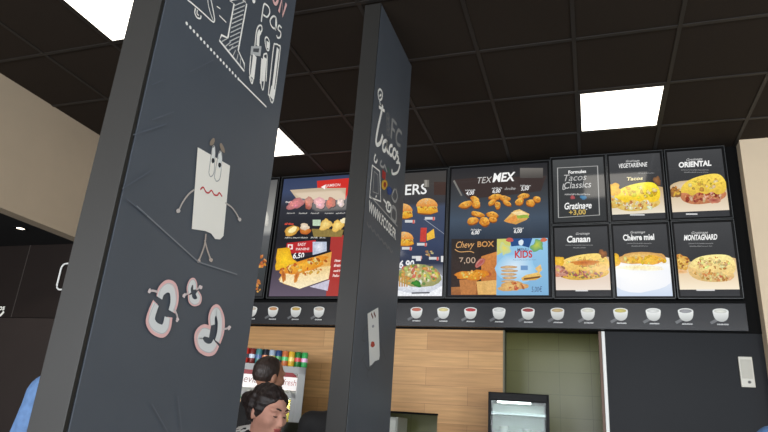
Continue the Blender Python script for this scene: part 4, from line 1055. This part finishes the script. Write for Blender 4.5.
# cans stand in a row on a low black rack board on the cooler
for i, (c, nm) in enumerate(CANS):
    x = xr-.02-i*cw*.98
    if x < xl+.02: break
    nb = CANS[i]
    if pc is None: pc = can_proto(.122, .0262, False); tt = pc
    else: tt = copy_tree(pc)
    recol(tt, [CANS[len(CANS)-1-i][0], STEEL, tuple(min(255, v+40) for v in CANS[(len(CANS)+2-i) % len(CANS)][0])])
    tt.location = cw_(x, .06, zt); tt.rotation_euler = (0, 0, RC); tt['label'] = '%s drink can in the row on top of the drinks cooler' % CANS[len(CANS)-1-i][1]; tt['group'] = 'cans on top of the cooler'
tb = thing('rack_board', 'thin black backing board behind the row of cans', 'board', cw_(0, .11, zt), RC); MB().box((-W2, 0, 0), (W2+.0, .015, .125)).build('board', BLACKM, tb); MB().box((-W2, 0, 0), (W2, .05, .004)).build('foot', BLACKM, tb)
pb_ = None
BC = [((206, 180, 40), 'yellow'), ((80, 150, 60), 'green'), ((226, 140, 40), 'orange'), ((60, 120, 150), 'blue'), ((150, 190, 80), 'lime')]
for row, zz in enumerate(shz[:2]):
    for k in range(10):
        x = xr-.10-k*.067
        if pb_ is None: pb_ = can_proto(.2, .03, True); pb_.name = 'bottle'; tt = pb_
        else: tt = copy_tree(pb_)
        c, nm = BC[(k*2+row) % 5]
        recol(tt, [c, BC[(k+row*3) % 5][0]])
        tt.name = 'bottle'; tt['category'] = 'bottle'; tt.location = cw_(x, .13, zz)
        tt['label'] = '%s drink bottle on the %s shelf inside the cooler' % (nm, 'top' if row == 0 else 'second'); tt['group'] = '%s bottles on the %s cooler shelf' % (nm, 'top' if row == 0 else 'second')

# pale kitchen cupboard glimpsed through the hatch
p0, p1 = on(389, 417, 1, 5.45), on(397.2, 417, 1, 5.45)
t = thing('kitchen_cupboard', 'pale grey kitchen cupboard edge glimpsed through the hatch beside the slim column', 'cupboard', (p1.x-.2, 5.62, 0))
MB().box((-.2, -.15, 0), (.2, .17, p1.z), .006).build('body', mat('pale grey laminate', (196, 200, 190), .4), t)
MB().box((-.19, -.17, .06), (.192, -.15, p1.z-.02), .004).build('door', mat('pale grey laminate', (196, 200, 190), .4), t)
MB().box((.15, -.19, .9), (.165, -.17, 1.1), .003).build('handle', STEEL, t.children[-1])
# till screen seen between the woman and the person in black
p = on(297, 422.5, 1, 4.2); 
t = thing('till_screen', 'dark till screen at the counter between the woman and the pillar', 'screen', (p.x, 4.2, ZC))
hgt = p.z-ZC
MB().box((-.15, -.012, .13), (.15, .02, hgt), .006).build('screen', mat('till back', (58, 60, 48), .4), t)
MB().box((-.03, -.005, .01), (.03, .03, .2), .004).build('stand', BLACKM, t); MB().box((-.09, -.07, 0), (.09, .1, .012), .004).build('foot', BLACKM, t)
bpy.data.objects['service_counter'].location.x += 0

# ------------------------------------------------------------------ people (smooth blended bodies)
def sm(a, b, k):
    h = np.clip(.5+.5*(b-a)/k, 0, 1); return b+(a-b)*h-k*h*(1-h)
def ell(P, c, r):
    q = (P-np.array(c))/np.array(r); k0 = np.sqrt((q**2).sum(-1)); k1 = np.sqrt((q/np.array(r)**1)**2).sum(-1) if False else np.sqrt(((q/np.array(r))**2).sum(-1))
    return k0*(k0-1)/(k1+1e-9)
def cap(P, a, b, ra, rb):
    a = np.array(a, float); b = np.array(b, float); d = b-a; t = np.clip(((P-a)@d)/(d@d), 0, 1)
    return np.sqrt(((P-a-t[..., None]*d)**2).sum(-1))-(ra+(rb-ra)*t)
def surface(fn, xs, ys, zs):
    "surface nets on a grid"
    X, Y, Zz = np.meshgrid(xs, ys, zs, indexing='ij'); P = np.stack([X, Y, Zz], -1); V = np.empty(X.shape)
    for i in range(0, len(xs), 16): V[i:i+16] = fn(P[i:i+16])
    S = V < 0
    n = S[:-1, :-1, :-1].astype(np.int8)
    cnt = np.zeros(n.shape, int)
    for a in (0, 1):
        for b in (0, 1):
            for c in (0, 1): cnt += S[a:a+n.shape[0], b:b+n.shape[1], c:c+n.shape[2]]
    act = (cnt > 0) & (cnt < 8); idx = -np.ones(n.shape, int); ii = np.argwhere(act); idx[act] = np.arange(len(ii))
    acc = np.zeros((len(ii), 3)); ct = np.zeros(len(ii))
    C8 = [(a, b, c) for a in (0, 1) for b in (0, 1) for c in (0, 1)]
    for p in C8:
        for ax in range(3):
            if p[ax]: continue
            q = list(p); q[ax] = 1
            i0 = ii+np.array(p); i1 = ii+np.array(q)
            v0 = V[tuple(i0.T)]; v1 = V[tuple(i1.T)]; m = (v0 < 0) != (v1 < 0)
            t = np.where(m, v0/(v0-v1+1e-12), 0)
            pos = P[tuple(i0.T)]*(1-t[:, None])+P[tuple(i1.T)]*t[:, None]
            acc[m] += pos[m]; ct[m] += 1
    vs = acc/np.maximum(ct, 1)[:, None]; fs = []
    for ax in range(3):
        sl0 = [slice(None)]*3; sl1 = [slice(None)]*3; sl0[ax] = slice(0, -1); sl1[ax] = slice(1, None)
        ch = S[tuple(sl0)] != S[tuple(sl1)]; E = np.argwhere(ch); b, c = [(1, 2), (2, 0), (0, 1)][ax]
        ok = (E[:, b] > 0) & (E[:, c] > 0) & (E[:, b] < V.shape[b]-1) & (E[:, c] < V.shape[c]-1); E = E[ok]
        if not len(E): continue
        def g(db, dc):
            q = E.copy(); q[:, b] += db; q[:, c] += dc; return idx[tuple(q.T)]
        Q = np.stack([g(-1, -1), g(0, -1), g(0, 0), g(-1, 0)], 1)
        fl = S[tuple(E.T)]; Q[~fl] = Q[~fl][:, ::-1]; fs.append(Q)
    return vs, np.concatenate(fs)
def sdf_obj(name, fn, box_, res, m, parent, fine=None):
    (x0, y0, z0), (x1, y1, z1) = box_
    xs = np.arange(x0, x1+res, res); ys = np.arange(y0, y1+res, res)
    zs = np.arange(z0, z1+res, res)
    if fine: zs = np.concatenate([np.arange(z0, fine, res*2), np.arange(fine, z1+res, res)])
    v, f = surface(fn, xs, ys, zs)
    me = bpy.data.meshes.new(name); me.from_pydata(v.tolist(), [], f.tolist())
    me.polygons.foreach_set('use_smooth', np.ones(len(me.polygons), bool))
    return obj(name, me, m, parent)

def rotm(pitch, yaw=0.):
    cp, sp_ = math.cos(pitch), math.sin(pitch); cy, sy = math.cos(yaw), math.sin(yaw)
    A_ = np.array([[cp, 0, sp_], [0, 1, 0], [-sp_, 0, cp]]); B_ = np.array([[cy, -sy, 0], [sy, cy, 0], [0, 0, 1]])
    return B_@A_
def person(label, loc, rz, h, skin, hair_c, top_m, leg_m, res=.011, pitch=0., hyaw=0., hair='short', female=False, lean=0., arms=((.1, .05), (.1, .05)), abd=.12, collar=.062, beard=False, cap_m=None, hair_m=None, groundoffs=0):
    """local frame: x forward, y left; drawn for 1.75 m and scaled"""
    t = thing('person', label, 'person', loc, rz); s = h/1.75; t.scale = (s, s, s)
    sw = .155 if female else .18
    R_ = rotm(pitch, hyaw); piv = np.array([-.005, 0, 1.53])
    LN = rotm(lean); lp = np.array([0, 0, .98])
    def hd(P): return (P-piv)@R_+piv          # head frame
    def un(P):                                # upper body frame (leaning from the hips)
        return (P-lp)@LN+lp
    def headf(P):
        P = hd(P); Q = P.copy(); Q[..., 1] = np.abs(Q[..., 1])
        d = ell(P, (-.008, 0, 1.662), (.1, .078, .098)); d = sm(d, ell(P, (.03, 0, 1.6), (.066, .058, .075)), .04)
        d = sm(d, ell(P, (.062, 0, 1.552), (.03, .032, .024)), .03)
        d = sm(d, cap(P, (.088, 0, 1.648), (.108, 0, 1.612), .008, .013), .016); d = sm(d, ell(Q, (.096, .012, 1.606), (.012, .009, .008)), .008)
        d = sm(d, ell(Q, (.078, .03, 1.668), (.02, .032, .01)), .016); d = sm(d, ell(Q, (.06, .045, 1.617), (.03, .022, .022)), .025)
        d = -sm(-d, ell(Q, (.1, .032, 1.645), (.022, .02, .012)), .012)
        d = sm(d, ell(Q, (.079, .031, 1.645), (.013, .013, .0115)), .003)
        d = sm(d, ell(P, (.094, 0, 1.583), (.011, .024, .006)), .006); d = sm(d, ell(P, (.091, 0, 1.572), (.011, .02, .0065)), .005)
        d = sm(d, ell(Q, (-.005, .078, 1.63), (.018, .01, .031)), .008); d = -sm(-d, ell(Q, (.002, .09, 1.632), (.009, .008, .018)), .006)
        return d
    def torso(P, o=0.):
        d = ell(P, (0, 0, 1.0), (.115+o, .16+o, .13+o)); d = sm(d, ell(P, (.0, 0, 1.14), (.1+o, .135+o, .15+o)), .06)
        d = sm(d, ell(P, (.0, 0, 1.3), (.118+o, .165+o, .17+o)), .06)
        d = sm(d, cap(P, (-.015, -sw, 1.42), (-.015, sw, 1.42), .06+o, .06+o), .06); d = sm(d, cap(P, (-.02, 0, 1.42), (-.005, 0, 1.5), .075+o, .058+o), .05)
        if female: 
            Q = P.copy(); Q[..., 1] = np.abs(Q[..., 1]); d = sm(d, ell(Q, (.085, .075, 1.28), (.06+o, .065+o, .065+o)), .04)
        return d
    def armpts(sd):
        sf, ef = arms[0 if sd > 0 else 1]
        S_ = np.array([-.01, sd*(sw+.025), 1.41]); u = np.array([math.sin(sf), sd*abd, -math.cos(sf)]); u = u/np.linalg.norm(u); E_ = S_+u*.29
        fwd = np.array([math.sin(sf+ef), -sd*.05, -math.cos(sf+ef)]); W_3 = E_+fwd*.255
        return S_, E_, W_3, fwd
    def armf(P, o=0., hand=True):
        d = None
        for sd in (-1, 1):
            S_, E_, W_3, fw_ = armpts(sd)
            e = sm(cap(P, S_, E_, .052+o, .042+o), cap(P, E_, W_3, .042+o, .027+o), .02)
            if hand:
                K = W_3+fw_*.085; e = sm(e, cap(P, W_3, K, .024, .03), .015); side = np.array([0, 1., 0]); nn = np.cross(fw_, side)
                for k, ln in enumerate((.068, .078, .072, .055)):
                    b0 = K+nn*(.026-.0175*k); m_ = b0+fw_*ln*.5; e2 = m_+fw_*ln*.42-side*sd*ln*.25
                    e = np.minimum(e, sm(cap(P, b0-fw_*.02, m_, .0095, .009), cap(P, m_, e2, .009, .0075), .004))
                b0 = W_3+fw_*.025+nn*.026; e = sm(e, sm(cap(P, b0, b0+fw_*.035+nn*.03, .012, .010), cap(P, b0+fw_*.035+nn*.03, b0+fw_*.075+nn*.03, .010, .008), .004), .006)
            d = e if d is None else np.minimum(d, e)
        return d
    def legf(P, o=0.):
        Q = P.copy(); Q[..., 1] = np.abs(Q[..., 1])
        d = sm(cap(Q, (0, .085, .93), (.012, .095, .5), .088+o, .056+o), cap(Q, (.012, .095, .5), (-.015, .1, .09), .056+o, .038+o), .03)
        return sm(d, ell(P, (0, 0, .97), (.115+o, .16+o, .13+o)), .04)
    def footf(P, o=0.):
        Q = P.copy(); Q[..., 1] = np.abs(Q[..., 1])
        d = sm(cap(Q, (-.04, .1, .045), (.13, .12, .032), .038+o, .032+o), cap(Q, (-.015, .1, .05), (-.015, .1, .1), .038+o, .038+o), .02)
        return np.maximum(d, .004-P[..., 2])
    def neck(P): return cap(P, (-.02, 0, 1.44), (-.004, 0, 1.56), .058 if not female else .05, .054 if not female else .046)
    def bodyf(P):
        U_ = un(P); d = sm(torso(U_), armf(U_), .03); d = sm(d, neck(U_), .035); d = sm(d, headf(U_), .025)
        d = sm(d, legf(P), .04); return sm(d, footf(P), .02)
    fx = .85 if lean > .1 else .4
    bx = ((-.3, -.34, 0), (fx, .34, 1.82))
    sk = mat('skin %d %d %d' % skin, skin, .5, noise=.06, nscale=25, spec=.3)
    sdf_obj('body', bodyf, bx, res, sk, t, 1.42 if res < .009 else None)
    def topf(P):
        U_ = un(P); d = sm(torso(U_, .014), armf(U_, .013, False), .03)
        d = np.maximum(d, -(U_[..., 2]-.9)); d = np.maximum(d, -cap(U_, (-.01, 0, 1.44), (0, 0, 1.6), collar, collar+.013))
        return d
    sdf_obj('jacket' if not female else 'top', topf, bx, max(res, .009), top_m, t)
    sdf_obj('trousers', lambda P: np.maximum(np.maximum(legf(P, .012), P[..., 2]-1.02), .06-P[..., 2]), ((-.2, -.25, 0), (.25, .25, 1.1)), .012, leg_m, t)
    sdf_obj('shoe_pair', lambda P: np.maximum(footf(P, .006), P[..., 2]-.1), ((-.12, -.2, -.01), (.22, .2, .14)), .008, BLACKM, t)
    hm = hair_m or mat('hair %d %d %d' % hair_c, hair_c, .5, noise=.35, nscale=60, bump=.6, bscale=140, stretch=(1, 1, .25))
    def hairf(P):
        P = hd(un(P)); Q = P.copy(); Q[..., 1] = np.abs(Q[..., 1])
        if hair == 'short':
            d = ell(P, (-.010, 0, 1.661), (.1045, .083, .1025))+.002*np.sin(P[..., 0]*160)*np.sin(P[..., 1]*150)*np.sin(P[..., 2]*120)
            d = np.maximum(d, (P[..., 0]-.028)+(1.70-P[..., 2])*.12-np.maximum(0, .03-Q[..., 1])*.6)              # forehead line
            d = np.maximum(d, -(P[..., 2]-(1.60+np.clip(P[..., 0]+.04, 0, 1)*.7)))
        else:
            P = P+.0035*np.sin(P[..., [2, 0, 1]]*95)+.002*np.sin(P[..., [1, 2, 0]]*210)
            d = ell(P, (-.014, 0, 1.664), (.111, .089, .108))
            d = np.maximum(d, (P[..., 0]-.066)+(1.70-P[..., 2])*.55)
            d = np.maximum(d, -(P[..., 2]-(1.585+np.clip(P[..., 0]+.02, 0, 1)*.8)))
            if hair == 'bun': d = sm(d, ell(P, (-.13, 0, 1.66), (.045, .05, .045)), .02)
            if hair == 'long': d = sm(d, ell(P, (-.06, 0, 1.475), (.06, .155, .08)), .05)
        return d
    if cap_m is None or hair == 'long': sdf_obj('hair', hairf, ((-.35, -.2, 1.05 if lean > .1 else 1.25), (.85 if lean > .1 else .45, .2, 1.85)), .006 if res < .009 else .008, hm, t)
    if beard:
        def bf(P):
            P = hd(un(P)); d = sm(ell(P, (.034, 0, 1.585), (.072, .064, .066)), ell(P, (.064, 0, 1.55), (.036, .038, .03)), .03)
            d = np.maximum(d, P[..., 2]-1.597+np.clip(.06-P[..., 0], -.1, .1)*-.35); return np.maximum(d, -(P[..., 0]-.0))
        sdf_obj('beard', bf, ((-.15, -.2, 1.4), (.3, .2, 1.75)), .008, hm, t)
    if female:
        def browf(P):
            P = hd(un(P)); Q = P.copy(); Q[..., 1] = np.abs(Q[..., 1])
            d = sm(cap(Q, (.101, .016, 1.671), (.094, .034, 1.676), .0042, .0042), cap(Q, (.094, .034, 1.676), (.078, .05, 1.67), .0042, .003), .004)
            return np.minimum(d, sm(cap(Q, (.092, .019, 1.641), (.0925, .032, 1.638), .0032, .0036), cap(Q, (.0925, .032, 1.638), (.082, .044, 1.641), .0036, .003), .003))
        fb = ((-.1, -.12, 1.2), (.85, .12, 1.8))
        sdf_obj('brow_and_lash_lines', browf, fb, .004, hm, t)
        def lipf(P):
            P = hd(un(P)); return np.maximum(sm(ell(P, (.0955, 0, 1.583), (.0115, .025, .0068)), ell(P, (.0925, 0, 1.572), (.0115, .021, .0072)), .004), .086-P[..., 0])
        sdf_obj('lips', lipf, fb, .004, mat('lip skin', (168, 84, 80), .45), t)
    if cap_m is not None:
        def cf(P):
            P = hd(un(P)); d = np.maximum(ell(P, (-.008, 0, 1.665), (.113, .092, .112)), 1.672-P[..., 2])
            b_ = np.maximum(np.maximum(ell(P, (.09, 0, 1.682), (.1, .075, .02)), -ell(P, (.09, 0, 1.674), (.1, .075, .02))), .05-P[..., 0])
            return np.minimum(d, b_)
        sdf_obj('cap', cf, ((-.2, -.2, 1.6), (.3, .2, 1.85)), .006, cap_m, t)
    return t

BLK = mat('black cotton', (20, 19, 20), .8, noise=.15, nscale=30, bump=.4, bscale=25)
JEAN = mat('dark jeans', (44, 50, 66), .8, noise=.1, nscale=40)
DENIM = mat('blue denim', (78, 108, 148), .8, noise=.18, nscale=45, bump=.4, bscale=30)
BLUEC = mat('blue cap cloth', (84, 122, 172), .7, noise=.1, nscale=60)
def patterned():
    m = bpy.data.materials.new('white cloth with black print'); m.use_nodes = True; nt = m.node_tree; b = nt.nodes['Principled BSDF']
    tc = nt.nodes.new('ShaderNodeTexCoord'); v = nt.nodes.new('ShaderNodeTexNoise'); v.inputs['Scale'].default_value = 22; v.inputs['Detail'].default_value = 1.5; v.inputs['Distortion'].default_value = 1.2
    r = nt.nodes.new('ShaderNodeValToRGB'); r.color_ramp.elements[0].position = .5; r.color_ramp.elements[1].position = .53
    r.color_ramp.elements[0].color = (*lin((222, 220, 216)), 1); r.color_ramp.elements[1].color = (*lin((24, 24, 26)), 1)
    nt.links.new(tc.outputs['Object'], v.inputs['Vector']); nt.links.new(v.outputs[0], r.inputs[0]); nt.links.new(r.outputs[0], b.inputs['Base Color']); b.inputs['Roughness'].default_value = .8
    return m
def place(px, py, dist, headz, h):
    "ground position of somebody whose head centre is seen there, at a depth in metres"
    d = ray(px, py); k = dist/FPX; p = CAMP+d*k
    return p
def face_dir(p, right, toward):
    v = Vector((p.x, p.y)).normalized(); perp = Vector((v.y, -v.x)); q = perp*right-v*toward
    return math.atan2(q.y, q.x)
p = place(273.5, 375.5, 4.0, 0, 0); LE = .32
rzm = face_dir(p, .97, -.25); sM = p.z/(.98+.672*math.cos(LE)); fo = .672*math.sin(LE)*sM
person('man in black jacket with short dark hair, turned towards the cooler', (p.x-fo*math.cos(rzm), p.y-fo*math.sin(rzm), 0), rzm, sM*1.75, (176, 128, 104), (44, 32, 27), BLK, JEAN, .0085, -.27, .3, 'short', beard=True, lean=LE, arms=((.0, .3), (-.15, .2)))
p = place(276, 421, 2.78, 0, 0); LE = .85
rzw = face_dir(p, .72, .69)
sW = p.z/(.98+.672*math.cos(LE)-.01)
fo = .672*math.sin(LE)*sW
person('woman in black and white patterned top looking down, dark hair pulled back', (p.x-fo*math.cos(rzw), p.y-fo*math.sin(rzw), 0), rzw, sW*1.75, (202, 148, 128), (34, 23, 21), patterned(), JEAN, .0065, -.62, 0., 'bun', True, collar=.05, lean=LE, arms=((.6, .4), (.6, .4)))
p = place(345, 386, 3.75, 0, 0)
print('P3', p)
person('person in black clothes mostly hidden behind the slim column', (p.x, p.y, 0), face_dir(p, .2, -.98), p.z/1.655*1.75, (150, 110, 90), (28, 24, 24), BLK, JEAN, .012, 0, 0, 'short', arms=((.05, .25), (.05, .25)))
p = place(124, 331, 2.2, 0, 0)
print('P4', p)
person('person in a blue denim jacket mostly hidden behind the character column at the left edge', (p.x, p.y, 0), face_dir(p, .25, -.97), p.z/1.655*1.75, (190, 140, 120), (92, 44, 30), DENIM, JEAN, .011, 0, 0, 'long', abd=.22, arms=((.05, .25), (.05, .25)))
p = place(774, 450, 2.7, 0, 0)
print('P5', p)
person('person in a blue cap at the bottom right corner of the photo', (p.x, p.y, 0), face_dir(p, -.5, -.85), p.z/1.655*1.75, (186, 140, 118), (50, 40, 34), BLK, JEAN, .012, 0, 0, 'short', cap_m=BLUEC, arms=((.05, .25), (.05, .25)))

# ------------------------------------------------------------------ colour management
vs_ = SC.view_settings; vs_.view_transform = 'Standard'; vs_.look = 'None'; vs_.exposure = 0; vs_.gamma = 1; vs_.use_curve_mapping = False
